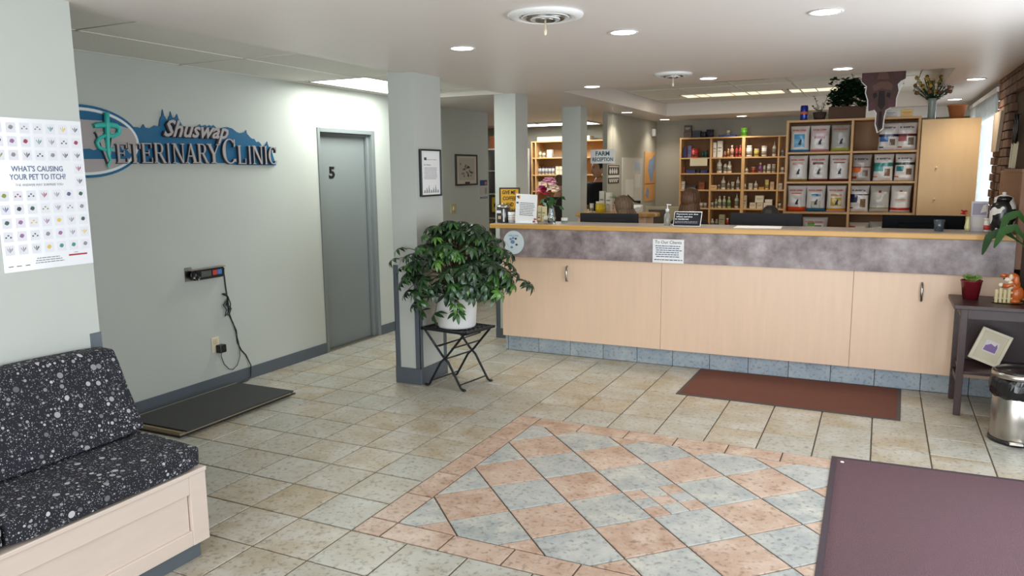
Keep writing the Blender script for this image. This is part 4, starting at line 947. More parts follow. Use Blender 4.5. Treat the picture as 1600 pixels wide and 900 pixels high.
ORD = ['first', 'second', 'third', 'fourth', 'fifth', 'sixth', 'seventh', 'eighth', 'ninth']
PW, PH = .00912, .00945
def jar_prof(kind, r_, h):
    if kind == 'bottle': return [(r_ * .9, 0), (r_, h * .04), (r_, h * .62), (r_ * .55, h * .76), (r_ * .4, h * .80)], [(r_ * .46, h * .80), (r_ * .46, h), (0, h)]
    if kind == 'cone': return [(r_ * .9, 0), (r_, h * .04), (r_, h * .55), (r_ * .6, h * .7), (r_ * .42, h * .72)], [(r_ * .45, h * .72), (r_ * .2, h * .86), (r_ * .1, h), (0, h)]
    if kind == 'jar': return [(r_ * .92, 0), (r_, h * .05), (r_, h * .78), (r_ * .86, h * .84)], [(r_ * .9, h * .82), (r_ * .9, h), (0, h)]
    return [(r_ * .8, 0), (r_, h * .1), (r_, h * .9)], [(r_ * 1.02, h * .86), (r_ * 1.02, h), (0, h)]
def product(kind, x, y, z_, w_, h, col, cap, lab, group, name=None, lcol=None):
    z_ += .0006
    if kind in ('box', 'tray'):
        o = thing(name or ('carton' if kind == 'box' else 'tray'), lab, 'box' if kind == 'box' else 'tray', (x, y, z_), group)
        d = min(w_, .12); b = MB(); b.box(x - w_ / 2, x + w_ / 2, y - d / 2, y + d / 2, z_, z_ + h); b.build('carton_body' if kind == 'box' else 'tray_body', flat(col, .5), o, bev=.002, seg=1)
        if kind == 'box' and h > .05:
            b = MB(); b.T = PY(0, y - d / 2, 0); lc = lcol or tuple(int(c * .6) for c in col)
            b.box(x - w_ * .36, x + w_ * .36, z_ + h * .55, z_ + h * .62, 0, .001); b.box(x - w_ * .3, x + w_ * .2, z_ + h * .36, z_ + h * .40, 0, .001); b.build('label_print', flat(lc), o)
        return o
    o = thing(name or ('jar' if kind == 'jar' else 'tub' if kind == 'tub' else 'bottle'), lab, 'jar' if kind == 'jar' else 'tub' if kind == 'tub' else 'bottle', (x, y, z_), group)
    bp, cp = jar_prof(kind, w_ / 2, h)
    MB().lathe(x, y, [(a, z_ + c_) for a, c_ in bp], 16).build('container', flat(col, .35), o); MB().lathe(x, y, [(a, z_ + c_) for a, c_ in cp], 16).build('cap', flat(cap, .4), o)
    lc = lcol or tuple(max(0, int(c * .62)) for c in col)
    MB().lathe(x, y, [(w_ / 2 + .0008, z_ + h * .16), (w_ / 2 + .0008, z_ + h * .5)], 16).build('label_band', flat(lc, .5), o)
    return o
WHT, OFF, CRM = (226, 222, 212), (206, 200, 186), (214, 202, 170)
CN_ = {WHT: 'white', OFF: 'off-white', CRM: 'cream'}
ROW = [2.145, 1.852, 1.622, 1.378, 1.105, .83]
RN = ['on top of the medicine shelves', 'on the top shelf', 'on the second shelf', 'on the third shelf', 'on the fourth shelf', 'on the lowest visible shelf']
BN = {'A': 'of the leftmost bay', 'B': 'of the second bay', 'C': 'of the third bay', 'D': 'of the narrow bay beside the pet food shelves'}
ITEMS = [ # row, bay, [(px, w, h, kind, colour, cap, name-ish)]
 (0, 'A', [(1073, 13, 9, 'box', (92, 74, 64), None, 'brown'), (1087, 13, 11, 'box', (46, 48, 64), None, 'blue-black'), (1098, 9, 9, 'jar', (30, 30, 36), (40, 44, 60), 'black'), (1108, 12, 12, 'tub', (40, 44, 66), (28, 28, 32), 'dark blue')]),
 (0, 'B', [(1126, 7, 3, 'tray', (36, 60, 120), None, 'blue'), (1140, 19, 3, 'tray', (36, 66, 130), None, 'flat blue'), (1162, 10, 13, 'tub', (120, 200, 50), (150, 220, 80), 'lime green')]),
 (1, 'A', [(1069, 6, 16, 'box', (70, 66, 110), None, 'dark violet'), (1076, 6, 19, 'box', (126, 120, 160), None, 'lilac'), (1085, 11, 14, 'tub', (190, 56, 54), (170, 40, 44), 'red'), (1097, 5, 9, 'jar', (36, 100, 88), (30, 80, 80), 'teal'), (1103, 6, 11, 'jar', (30, 90, 84), (24, 70, 74), 'dark teal')]),
 (1, 'B', [(1117, 5, 23, 'box', WHT, None, 0), (1125, 8, 25, 'box', WHT, None, 'large white'), (1133, 4, 9, 'bottle', (180, 90, 80), WHT, 'small pink-red'), (1138, 5, 13, 'bottle', (186, 130, 60), WHT, 'amber'), (1144, 6, 18, 'bottle', (206, 160, 140), WHT, 'pale pink'), (1151, 5, 17, 'bottle', (176, 60, 56), (150, 60, 56), 'dark red'), (1157, 5, 18, 'bottle', (190, 80, 70), (170, 110, 100), 'red')]),
 (1, 'C', [(1171, 9, 17, 'jar', WHT, WHT, 'wide white'), (1182, 8, 12, 'jar', (200, 180, 90), CRM, 'yellow-labelled'), (1194, 8, 16, 'tub', WHT, OFF, 'tall white'), (1209, 6, 23, 'cone', OFF, OFF, 'tall slim off-white')]),
 (1, 'D', [(1221, 5, 12, 'bottle', (170, 166, 160), (110, 110, 110), 'grey')]),
 (2, 'A', [(1067, 4, 10, 'box', (150, 60, 50), None, 'red'), (1079, 15, 5, 'tray', (40, 60, 120), None, 'flat blue'), (1091, 5, 6, 'box', (26, 28, 40), None, 'black'), (1101, 11, 5, 'tray', (36, 56, 120), None, 'shallow blue')]),
 (2, 'B', [(1125, 8, 22, 'bottle', WHT, OFF, 'large white'), (1134, 6, 18, 'bottle', WHT, (60, 60, 64), 'white'), (1141, 7, 18, 'bottle', WHT, WHT, 0)]),
 (2, 'C', [(1168, 5, 8, 'bottle', OFF, CRM, 0), (1178, 7, 9, 'jar', (190, 80, 60), OFF, 'orange-red'), (1189, 6, 15, 'bottle', (150, 90, 150), WHT, 'purple-labelled'), (1195, 4, 11, 'jar', WHT, WHT, 0), (1202, 6, 13, 'jar', OFF, WHT, 0), (1209, 6, 13, 'tub', OFF, WHT, 0)]),
 (2, 'D', [(1222, 5, 8, 'jar', WHT, WHT, 0)]),
 (3, 'A', [(1067, 5, 13, 'box', WHT, None, 0), (1080, 16, 6, 'tray', (60, 56, 66), None, 'dark'), (1098, 9, 12, 'box', (130, 66, 40), None, 'brown')]),
 (3, 'B', [(1117, 10, 7, 'box', (206, 176, 124), None, 'tan'), (1125, 4, 11, 'cone', OFF, (90, 90, 96), 0), (1132, 7, 21, 'cone', WHT, OFF, 'tall pointed white'), (1140, 5, 14, 'cone', OFF, OFF, 0), (1147, 5, 12, 'tub', OFF, WHT, 0), (1155, 6, 20, 'bottle', WHT, OFF, 'tall white')]),
 (3, 'C', [(1166, 4, 9, 'jar', OFF, WHT, 0), (1175, 6, 10, 'box', OFF, None, 0), (1183, 6, 14, 'cone', WHT, WHT, 0), (1192, 8, 4, 'tray', (196, 150, 60), None, 'golden'), (1200, 6, 15, 'tub', (222, 200, 120), (230, 214, 150), 'pale yellow'), (1208, 6, 12, 'box', (216, 190, 150), None, 'tan')]),
 (3, 'D', [(1220, 6, 10, 'box', OFF, None, 0)]),
 (4, 'A', [(1090, 6, 8, 'tub', OFF, WHT, 0), (1097, 6, 8, 'tub', WHT, WHT, 0), (1104, 6, 8, 'tub', OFF, WHT, 0)]),
 (4, 'B', [(1115, 5, 11, 'jar', (196, 190, 170), (30, 30, 34), 'black-lidded'), (1121, 5, 14, 'bottle', (200, 206, 180), OFF, 0), (1127, 6, 19, 'bottle', (214, 216, 190), OFF, 0), (1134, 6, 19, 'bottle', (204, 210, 180), WHT, 0), (1142, 6, 18, 'bottle', (150, 190, 120), OFF, 'green-labelled'), (1154, 7, 23, 'cone', (216, 220, 200), WHT, 'tall pale green')]),
 (4, 'C', [(1167, 6, 20, 'box', (204, 190, 164), None, 'tall leaning tan'), (1180, 10, 9, 'box', (226, 214, 190), None, 'low cream'), (1191, 9, 9, 'box', (222, 210, 186), None, 'low cream'), (1203, 13, 9, 'box', (228, 216, 196), None, 'long cream')]),
 (4, 'D', [(1220, 5, 10, 'jar', OFF, (60, 50, 46), 0)]),
 (5, 'A', [(1094, 7, 9, 'box', (150, 110, 90), None, 'brown'), (1102, 7, 8, 'jar', (216, 206, 190), WHT, 0)]),
 (5, 'B', [(1116, 6, 12, 'bottle', (190, 190, 180), WHT, 0), (1123, 7, 11, 'bottle', (160, 160, 156), WHT, 'grey'), (1132, 9, 19, 'box', (160, 156, 130), None, 'grey-green'), (1140, 4, 13, 'jar', (196, 60, 60), WHT, 'red and white')]),
 (5, 'C', [(1170, 8, 14, 'box', (180, 160, 130), None, 'tan')]),
]
KN = {'box': 'carton', 'tray': 'tray', 'jar': 'jar', 'tub': 'tub', 'bottle': 'bottle', 'cone': 'nozzle bottle'}
seen = set()
for row, bay, L_ in ITEMS:
    for k_, (px, w_, h, kind, col, cap, cn) in enumerate(L_):
        x = -.583 + (px - 1063) * PW; c_ = cn or CN_.get(tuple(col), 'pale')
        where = (ORD[k_] + ' from left ' + RN[row] + (' ' + BN[bay] if row else ', left part' if bay == 'A' else ', above the second bay'))
        if len(L_) == 1: where = RN[row] + ' ' + BN[bay]
        product(kind, x, 8.93 + .02 * (k_ % 2), ROW[row] - (0 if row else .0), w_ * PW, h * PH, col, cap or WHT, '%s %s, %s' % (c_, KN[kind], where), 'medicine products')
product('box', -.583 + (1073 - 1063) * PW, 8.93, 2.145 + 9 * PH + .001, .10, .10, (70, 60, 56), None, 'dark upright carton stacked on the brown one at the far left top', 'medicine products', lcol=(210, 204, 196))
product('jar', -.583 + (1137 - 1063) * PW, 8.94, 2.145 + 3 * PH + .001, 6 * PW, 7 * PH, OFF, CRM, 'small cream jar standing in the flat blue tray on top of the shelves', 'medicine products')
product('box', -.583 + (1190 - 1063) * PW, 8.93, 1.105 + 9 * PH + .002, .115, .10, (224, 214, 190), None, 'cream carton stacked on the low cartons of the fourth shelf', 'medicine products')
product('box', -.583 + (1204 - 1063) * PW, 8.95, 1.105 + 9 * PH + .002, .10, .045, (236, 230, 222), None, 'flat white carton stacked on the long cream carton', 'medicine products')
o = tag(MB().box(-.435, -.18, 8.842, 8.846, 1.73, 1.84).build('shelf_card', flat((222, 210, 180))), 'blank cream card hanging from the top shelf edge of the leftmost bay', 'sign')

# ---- pet food bags
def bag(x, y0, z_, w_, h, d, lab, bands, txt=None, tc=(190, 50, 44), cat_=True, sl=0., seed=0, low=False):
    o = thing('pet_food_bag', lab, 'bag', (x, y0 + d / 2, z_), 'pet food bags'); r_ = random.Random(seed)
    cols = [(224, 221, 217)] + [c_ for *_, c_ in bands] + [(30, 30, 34)]
    N, Mv = 14, 22; b = MB(); vs = []; fs = []; ms = []
    for side in (0, 1):
        for j in range(Mv + 1):
            v = j / Mv
            for i in range(N + 1):
                u = i / N; e = (max(0, 1 - abs(2 * u - 1) ** 3.2)) ** .6; tp = 1 if v < .72 else max(.12, 1 - (v - .72) / .28 * .88); bt_ = min(1, .55 + v * 4)
                th = d / 2 * e * tp * bt_; wv = .10 * d * noise.noise(Vector((u * 3 + seed * 3.1, v * 4, side)))
                xx = x + (u - .5) * w_ * (1 - .05 * math.sin(math.pi * v)) + sl * v
                yy = y0 + d / 2 + (-th + wv * e if side == 0 else th); vs.append((xx, yy, z_ + .001 + v * h))
    S_ = (N + 1) * (Mv + 1)
    for j in range(Mv):
        for i in range(N):
            a = j * (N + 1) + i; u, v = (i + .5) / N, (j + .5) / Mv; m = 0
            for q_, (u0, u1, v0, v1, _c) in enumerate(bands):
                if u0 <= u <= u1 and v0 <= v <= v1: m = q_ + 1
            fs.append((a, a + 1, a + N + 2, a + N + 1)); ms.append(m)
            a += S_; fs.append((a + 1, a, a + N + 1, a + N + 2)); ms.append(m if v < .14 else 0)
    for j in range(Mv):
        for i in (0, N):
            a = j * (N + 1) + i; c_ = a + N + 1; t_ = (a, c_, c_ + S_, a + S_) if i == 0 else (c_, a, a + S_, c_ + S_); fs.append(t_); ms.append(0)
    for i in range(N): fs.append((i + 1, i, S_ + i, S_ + i + 1)); ms.append(0); a = Mv * (N + 1) + i; fs.append((a, a + 1, S_ + a + 1, S_ + a)); ms.append(0)
    b.add(vs, fs, 0, True); b.m = ms
    b.build('pouch', [mat('foil_%d_%d_%d' % c_, c_, .3, var=.02, scale=20) for c_ in cols], o)
    b = MB(); b.T = PY(0, y0 - .006, 0)
    if txt: b.text(txt, x - w_ * .34, z_ + h * .80, x + w_ * .34, z_ + h * .86, 0, .003, bold=.03)
    if cat_:   # small sitting cat mark
        cx, cz, s_ = x + w_ * .04, z_ + h * .34, w_ * .09
        b.prism([(cx - s_, cz - s_), (cx - s_ * .6, cz + s_ * .6), (cx + s_ * .2, cz + s_ * 1.9), (cx + s_ * .35, cz + s_ * 2.5), (cx + s_ * .55, cz + s_ * 2.1), (cx + s_ * .85, cz + s_ * 2.5), (cx + s_ * .9, cz + s_ * 1.5), (cx + s_ * .6, cz + s_ * .5), (cx + s_ * .7, cz - s_)], 0, .003, 1)
    if txt or cat_: b.build('print', [flat(tc), flat((36, 34, 44))], o)
    return o
RC = 'ROYAL CANIN'; HL = "Hill's"
BW = .182
def LX(px): return max(1.396, 1.290 + (px - 1227) * .00585) if px < 1329 else min(2.36, 1.887 + (px - 1329) * .00553)
rows = [(1.838, [(1246, (60, 140, 196), 'bright blue base and label', [(0, 1, 0, .09, (50, 130, 196)), (.2, .8, .5, .66, (70, 150, 196)), (.2, .8, .18, .48, (120, 180, 210))]),
                 (1278, 0, 'pink base band', [(0, 1, 0, .1, (206, 130, 140)), (.2, .8, .5, .58, (180, 140, 150)), (.05, .95, .6, .78, (212, 196, 200))]),
                 (1311, 0, 'lime base band, darker grey foil', [(0, 1, 0, .13, (176, 180, 90)), (0, 1, .13, 1, (168, 168, 162))])]),
        (1.546, [(1245, 0, 'ochre base band, left of its row', [(0, 1, 0, .1, (164, 130, 50)), (.25, .8, .62, .72, (190, 150, 140))]),
                 (1278, 0, 'russet base band and maroon oval', [(0, 1, 0, .11, (130, 58, 44)), (.24, .78, .62, .72, (110, 60, 60))]),
                 (1311, 0, 'russet base band, right end of the middle row', [(0, 1, 0, .11, (120, 52, 40)), (.24, .8, .66, .73, (150, 90, 84))])]),
        (1.244, [(1243, 0, 'vivid orange base band', [(0, 1, .02, .16, (226, 84, 34)), (.18, .8, .66, .72, (214, 110, 90))]),
                 (1276, 0, 'teal blue base band and blue label', [(0, 1, .02, .13, (36, 110, 150)), (.3, .8, .60, .69, (40, 120, 160)), (.28, .76, .12, .4, (176, 176, 160))]),
                 (1309, 0, 'golden orange base and yellow square', [(0, 1, .03, .12, (232, 150, 40)), (.22, .78, .24, .56, (196, 168, 60)), (.2, .8, .6, .68, (200, 150, 90))])])]
for z_, L_ in rows:
    for k_, (px, _q, nm, bands) in enumerate(L_): bag(LX(px), 5.54, z_, BW, .258, .13, 'white foil cat food bag with ' + nm, bands, RC, seed=px)
RX = [(1.838, [(1386, 'blue label under a navy stripe', [(0, 1, .5, .58, (30, 34, 70)), (.04, .48, .3, .5, (50, 100, 170)), (.55, .85, .2, .42, (120, 100, 90)), (.05, .3, .08, .13, (40, 40, 40))]),
               (1419, 'maroon stripe and red writing', [(0, 1, .5, .6, (96, 40, 50)), (.04, .5, .3, .5, (170, 90, 96)), (.55, .85, .2, .44, (120, 104, 92)), (.04, .3, .08, .13, (170, 50, 50))])]),
      (1.546, [(1346, 'orange label, dull silver foil', [(0, 1, 0, 1, (176, 170, 164)), (0, 1, .5, .56, (140, 70, 50)), (.04, .5, .3, .5, (216, 110, 50)), (.6, .86, .16, .4, (110, 90, 80)), (.02, .3, .1, .16, (150, 50, 40))]),
               (1381, 'teal stripe and light teal label', [(0, 1, .56, .68, (46, 130, 126)), (.02, .5, .36, .56, (60, 160, 150)), (.58, .86, .2, .46, (124, 96, 74)), (.02, .24, .13, .19, (200, 110, 70))]),
               (1415, 'dark green stripe and teal label', [(0, 1, .58, .68, (34, 60, 60)), (.04, .46, .38, .54, (30, 130, 140)), (.58, .86, .22, .46, (120, 94, 72)), (.02, .24, .13, .19, (200, 110, 70))])]),
      (1.244, [(1345, 'navy label and brown pet photo', [(0, 1, .62, .68, (24, 26, 50)), (.02, .46, .36, .62, (28, 34, 74)), (.56, .84, .2, .48, (124, 100, 74)), (.0, .2, .12, .18, (40, 40, 44))]),
               (1378, 'crinkled olive-grey foil and thin olive stripe', [(0, 1, 0, 1, (190, 188, 180)), (.02, .98, .14, .18, (130, 136, 96)), (.44, .56, .72, .8, (120, 60, 60))]),
               (1411, 'bold red stripe near its base', [(.02, .98, .1, .2, (196, 40, 44)), (.44, .56, .76, .84, (150, 60, 50)), (.25, .75, .45, .5, (214, 180, 150))])])]
for z_, L_ in RX:
    for px, nm, bands in L_: bag(LX(px), 5.53, z_, .176, .258, .13, 'silver pet food bag with ' + nm, bands, HL if 'red stripe near' not in nm and 'crinkled' not in nm else None, tc=(40, 44, 90), cat_=False, seed=px, sl=.004)
bag(LX(1277), 5.53, .94, .24, .245, .16, 'white food bag with green patch on the low shelf beside the middle monitor', [(.2, .5, .62, .76, (120, 170, 60)), (.5, .8, .62, .7, (40, 60, 50))], RC, cat_=False, seed=5)
bag(LX(1347), 5.53, .94, .19, .20, .14, 'cream food bag with small red spot on the low shelf', [(.1, .36, .7, .84, (190, 50, 60)), (0, 1, 0, 1, (214, 206, 190))][::-1], None, cat_=False, seed=6)
bag(LX(1377), 5.53, .94, .14, .21, .14, 'narrow silver food bag next to the cream one on the low shelf', [(0, 1, 0, 1, (176, 176, 168))], None, cat_=False, seed=7)

# ---- things on top of the pet food shelves and the cabinet
zt = 2.151
o = thing('drinks_can', 'blue energy-drink style can with orange mark atop the pet food shelves', 'can', (1.43, 5.6, zt))
MB().lathe(1.43, 5.6, [(.034, zt), (.038, zt + .008), (.038, zt + .13), (.033, zt + .145), (.032, zt + .147), (0, zt + .143)], 20).build('can_body', mat('blue_metal_can', (36, 56, 140), .3, .3), o)
MB().lathe(1.43, 5.6, [(.0386, zt + .06), (.0386, zt + .085)], 20).build('colour_band', flat((214, 110, 60)), o)
def sprig(b, base, tip, n, s_, r_, m=0):
    b.tube([base, (Vector(base) + Vector(tip)) / 2 + Vector((0, 0, .01)), tip], .0025, 5, m)
    for k_ in range(n):
        t = (k_ + 1) / n; p = Vector(base).lerp(Vector(tip), t); a = r_.random() * 6.28; d_ = Vector((math.cos(a), math.sin(a), .3)) * s_; e_ = Vector((-math.sin(a), math.cos(a), 0)) * s_ * .35
        b.add([p, p + d_ * .5 + e_, p + d_, p + d_ * .5 - e_], [(0, 1, 2, 3)], m, False)
o = thing('small_potted_plant', 'small dark pot with curling green shoots beside the blue can', 'plant', (1.575, 5.6, zt))
MB().lathe(1.575, 5.6, [(.05, zt), (.066, zt + .075), (.06, zt + .075), (0, zt + .07)], 18).build('pot', flat((64, 48, 40), .8), o)
b = MB(); rr = random.Random(2)
for (dx, dz) in ((-.05, .19), (-.02, .10), (.03, .12), (.07, .20), (.05, .09), (-.07, .08)): sprig(b, (1.575 + dx * .2, 5.6, zt + .07), (1.575 + dx, 5.58, zt + .07 + dz * .8), 7, .034, rr)
b.build('shoots', M_LEAF[1], o)
o = thing('planter_box', 'wooden planter with dense dark green vine leaves touching the ceiling', 'plant', (1.82, 5.62, zt))
MB().box(1.66, 1.99, 5.54, 5.70, zt, zt + .12).build('box', mat('dark_brown_planter', (84, 60, 44), .8), o, bev=.004)
b = MB(); rr = random.Random(8)
for k_ in range(1100):
    th, ph = rr.random() * 6.28, rr.random() * 1.5; s_ = rr.uniform(.6, 1)
    p = Vector((1.86 + .19 * math.cos(th) * math.cos(ph) * s_, 5.60 + .15 * math.sin(th) * math.cos(ph) * s_, zt + .13 + .26 * math.sin(ph) * s_))
    if k_ > 1000: p = Vector((1.65 + rr.random() * .12, 5.56 + rr.random() * .1, zt + .14 + rr.random() * .09 * (1 + (k_ % 3))))
    a, l_ = rr.random() * 6.28, rr.uniform(.04, .065); d_ = Vector((math.cos(a), math.sin(a), rr.uniform(-.7, .5))) * l_; e_ = Vector((-math.sin(a), math.cos(a), rr.uniform(-.4, .4))) * l_ * .42
    p.z = min(p.z, 2.56); b.add([p, p + d_ * .35 + e_, p + d_ * .8 + e_ * .5, p + d_, p + d_ * .8 - e_ * .5, p + d_ * .35 - e_], [(0, 1, 2, 3), (0, 3, 4, 5)], rr.choice((0, 0, 1)), False)
stuff(b.build('foliage', [M_LEAF[3], M_LEAF[0]], o))
b = MB()
for k_ in range(10): a = rr.random() * 6.28; b.tube([(1.83, 5.62, zt + .10), (1.83 + .08 * math.cos(a), 5.62 + .06 * math.sin(a), zt + .2), (1.83 + .15 * math.cos(a), 5.62 + .1 * math.sin(a), zt + .24)], .003, 5)
b.build('vine_stems', M_STEM, o)
# cutout
ox, oz, kx, kz = 1.948, 2.562, .00585, .0059
sil = [(0, 14), (8, 22), (7, 32), (11, 44), (12, 61), (21, 59), (24.5, 64), (24, 81), (28, 94), (34, 88), (35, 70), (37, 60), (43.5, 56), (51, 55.5), (51, 43), (54, 31), (52, 21), (56.5, 16), (63, 13), (63, -3), (0, -1)]
def sp(L_, g=0): 
    cx = sum(p[0] for p in L_) / len(L_); return [(ox + (p[0] + (p[0] - cx) * g) * kx, oz - p[1] * kz) for p in L_]
o = thing('animal_cutout', 'dark purple cardboard cutout of an animal head hanging from the raised ceiling', 'sign', (2.13, 5.38, 2.0))
b = MB(); b.T = PY(0, 5.38, 0); b.prism(sp([(p[0] + (1.6 if p[0] > 31 else -1.6), p[1] + (1.8 if p[1] > 60 else 0)) for p in sil[:15]] + [(62, 12), (1, 14)]), 0, .004); b.build('white_border', M_PAPER, o)
b = MB(); b.T = PY(0, 5.38, 0); b.prism(sp(sil), .004, .006, 0)
rr = random.Random(4)
for pts_, m in (([(16, 22), (26, 16), (38, 16), (46, 22), (44, 30), (30, 26), (18, 30)], 1), ([(17, 34), (22, 32), (24, 38), (19, 42)], 2), ([(38, 33), (43, 34), (42, 42), (37, 39)], 2), ([(26, 30), (34, 30), (36, 52), (31, 60), (25, 52)], 2), ([(12, 48), (20, 46), (22, 58), (14, 59)], 3), ([(40, 44), (50, 46), (50, 54), (40, 56)], 3),
                ([(28, 62), (32, 62), (33, 86), (29, 90), (27, 84)], 2), ([(2, 2), (14, 2), (18, 10), (10, 14), (2, 12)], 3), ([(24, 3), (36, 1), (40, 12), (22, 12)], 1), ([(44, 0), (60, -1), (58, 8), (48, 12)], 3)):
    b.prism(sp(pts_), .006, .007, m)
b.build('printed_face', [flat((92, 70, 66), .8), flat((118, 88, 80), .8), flat((50, 38, 42), .8), flat((104, 72, 80), .8)], o)
MB().tube([(2.0, 5.38, 2.55), (2.0, 5.38, 2.588)], .002, 5).build('hanging_thread', M_PAPER, o)
zc = 2.116
o = thing('flower_vase', 'grey-green vase of dried yellow and brown flowers on the tall cabinet', 'vase', (2.56, 5.66, zc))
MB().lathe(2.56, 5.66, [(.03, zc), (.034, zc + .01), (.034, zc + .17), (.044, zc + .2), (.040, zc + .2), (.03, zc + .17), (0, zc + .15)], 18).build('vase_body', flat((136, 150, 146), .25), o)
b = MB(); rr = random.Random(12)
for k_ in range(60):
    a = rr.uniform(-1, 1); tip = (2.56 + a * .16, 5.66 + rr.uniform(-.08, .05), zc + .2 + rr.uniform(.05, .2)); sprig(b, (2.56 + a * .02, 5.66, zc + .17), tip, 5, .035, rr, 0)
    if k_ % 2 == 0: b.ell(tip, (.018, .018, .02), 7, 5, 1 + k_ % 4 // 2)
stuff(b.build('dried_stems', [M_LEAF[0], flat((190, 160, 70)), flat((120, 84, 56))], o))
for x, c1, c2, nm in ((2.215, (206, 204, 196), (60, 90, 140), 'small white carton with blue mark behind the animal cutout'), (2.35, (220, 190, 110), (190, 60, 40), 'small yellow carton with red oval between cutout and dried flowers')):
    product('box', x, 5.62, zt, .10, .07, c1, None, nm, 'small cartons atop pet food shelves', lcol=c2)
o = thing('clay_pot', 'brown-orange clay pot with pale side on the tall cabinet', 'pot', (2.77, 5.68, zc))
MB().lathe(2.77, 5.68, [(.055, zc), (.08, zc + .12), (.086, zc + .12), (.086, zc + .135), (.074, zc + .135), (.05, zc + .02), (0, zc + .02)], 22).build('pot_wall', M_TERRA, o)

# ================================================================ BEHIND-COUNTER FURNITURE AND BACK LEFT CORNER
def monitor(lab, x0, x1, top, y, m, rz=0.):
    o = thing('monitor', lab, 'monitor', ((x0 + x1) / 2, y, .771), 'computer monitors behind the counter'); cx = (x0 + x1) / 2; TM = Matrix.Translation((cx, y, 0)) @ Matrix.Rotation(rz, 4, 'Z'); hw = (x1 - x0) / 2
    b = MB(); b.T = TM; b.box(-hw, hw, -.012, .012, top - .335, top); b.build('housing', m, o, bev=.004)
    b = MB(); b.T = TM; b.box(-hw * .6, hw * .6, -.022, -.012, top - .3, top - .06); b.build('rear_bulge', m, o, bev=.006)
    b = MB(); b.T = TM; b.box(-hw + .012, hw - .012, .012, .014, top - .32, top - .015); b.build('screen', M_GLOSSB, o)
    b = MB(); b.T = TM; b.box(-.03, .03, -.035, -.02, .78, top - .1); b.build('stand_neck', m, o)
    b = MB(); b.T = TM; b.box(-.12, .12, -.09, .09, .771, .785); b.build('stand_base', m, o, bev=.004)
monitor('black monitor nearest the left end of the counter, seen from behind', -.404, .161, 1.277, 4.14, M_MON, R(1))
monitor('dark monitor in the middle of the counter, seen from behind', .992, 1.584, 1.297, 4.14, M_MON, R(-1))
monitor('glossy black monitor at the right end of the counter', 2.193, 2.773, 1.298, 4.14, M_GLOSSB, 0)
o = thing('farm_counter', 'small maple side counter with rounded end behind the leftmost monitor', 'counter', (-.5, 5.7, 0))
pts = [(-.95, 5.42), (-.22, 5.42)] + [(-.22 + .19 * math.sin(t), 5.61 - .19 * math.cos(t)) for t in [math.pi * q_ / 12 for q_ in range(1, 12)]] + [(-.22, 5.8), (-.95, 5.8)]
MB().prism(pts, 1.165, 1.205).build('countertop', M_EDGE, o, bev=.006)
MB().box(-.93, -.14, 5.46, 5.76, 0, 1.164).build('base', M_MAPLE, o)
zf = 1.2055
product('jar', -.715, 5.6, zf, .11, .12, (214, 186, 30), (236, 232, 220), 'yellow jar with pale lid on the side counter below the farm sign', 'items on the side counter', lcol=(230, 200, 40))
product('tub', -.80, 5.55, zf, .045, .10, WHT, WHT, 'slim white tub left of the yellow jar', 'items on the side counter')
product('box', -.73, 5.72, zf, .06, .235, OFF, None, 'tall white carton standing behind the yellow jar', 'items on the side counter')
product('box', -.655, 5.73, zf, .06, .22, WHT, None, 'second tall white carton, right behind the yellow jar', 'items on the side counter')
o = thing('spider_plant', 'small pale green spiky plant behind the greying hair', 'plant', (-.50, 5.6, zf))
MB().lathe(-.50, 5.6, [(.045, zf), (.06, zf + .09), (0, zf + .085)], 16).build('pot', M_TERRA, o)
b = MB(); rr = random.Random(6)
for k_ in range(26): a = rr.random() * 6.28; l_ = rr.uniform(.06, .13); b.tube([(-.5, 5.6, zf + .08), (-.5 + .4 * l_ * math.cos(a), 5.6 + .4 * l_ * math.sin(a), zf + .16), (-.5 + l_ * math.cos(a), 5.6 + l_ * math.sin(a) * .7, zf + .15 + .05 * rr.random())], [.004, .004, .001], 4)
b.build('blades', flat((120, 150, 96)), o)
o = thing('telephone', 'white desk telephone with black handset on the side counter', 'telephone', (-.34, 5.64, zf))
b = MB(); b.T = Matrix.Translation((-.34, 5.64, zf)); b.add([(-.09, -.09, 0), (.09, -.09, 0), (.09, .09, 0), (-.09, .09, 0), (-.09, -.09, .03), (.09, -.09, .03), (.09, .09, .085), (-.09, .09, .085)], [(0, 3, 2, 1), (4, 5, 6, 7), (0, 1, 5, 4), (1, 2, 6, 5), (2, 3, 7, 6), (3, 0, 4, 7)]); b.build('base', M_WHITE, o, bev=.004)
MB().tube([(-.41, 5.62, zf + .09), (-.41, 5.67, zf + .19), (-.34, 5.69, zf + .12), (-.27, 5.69, zf + .115)], [.018, .012, .012, .018], 8).build('handset', M_BLACK, o)
o = thing('low_partition', 'low beige framed partition screen behind the pump bottle', 'partition', (-.2, 6.5, 0))
MB().box(-.44, -.01, 6.5, 6.53, 0, 1.232).build('frame_panel', flat((200, 190, 160)), o, bev=.003); MB().box(-.40, -.19, 6.492, 6.499, .5, 1.195).build('dark_inset', flat((96, 92, 80)), o)
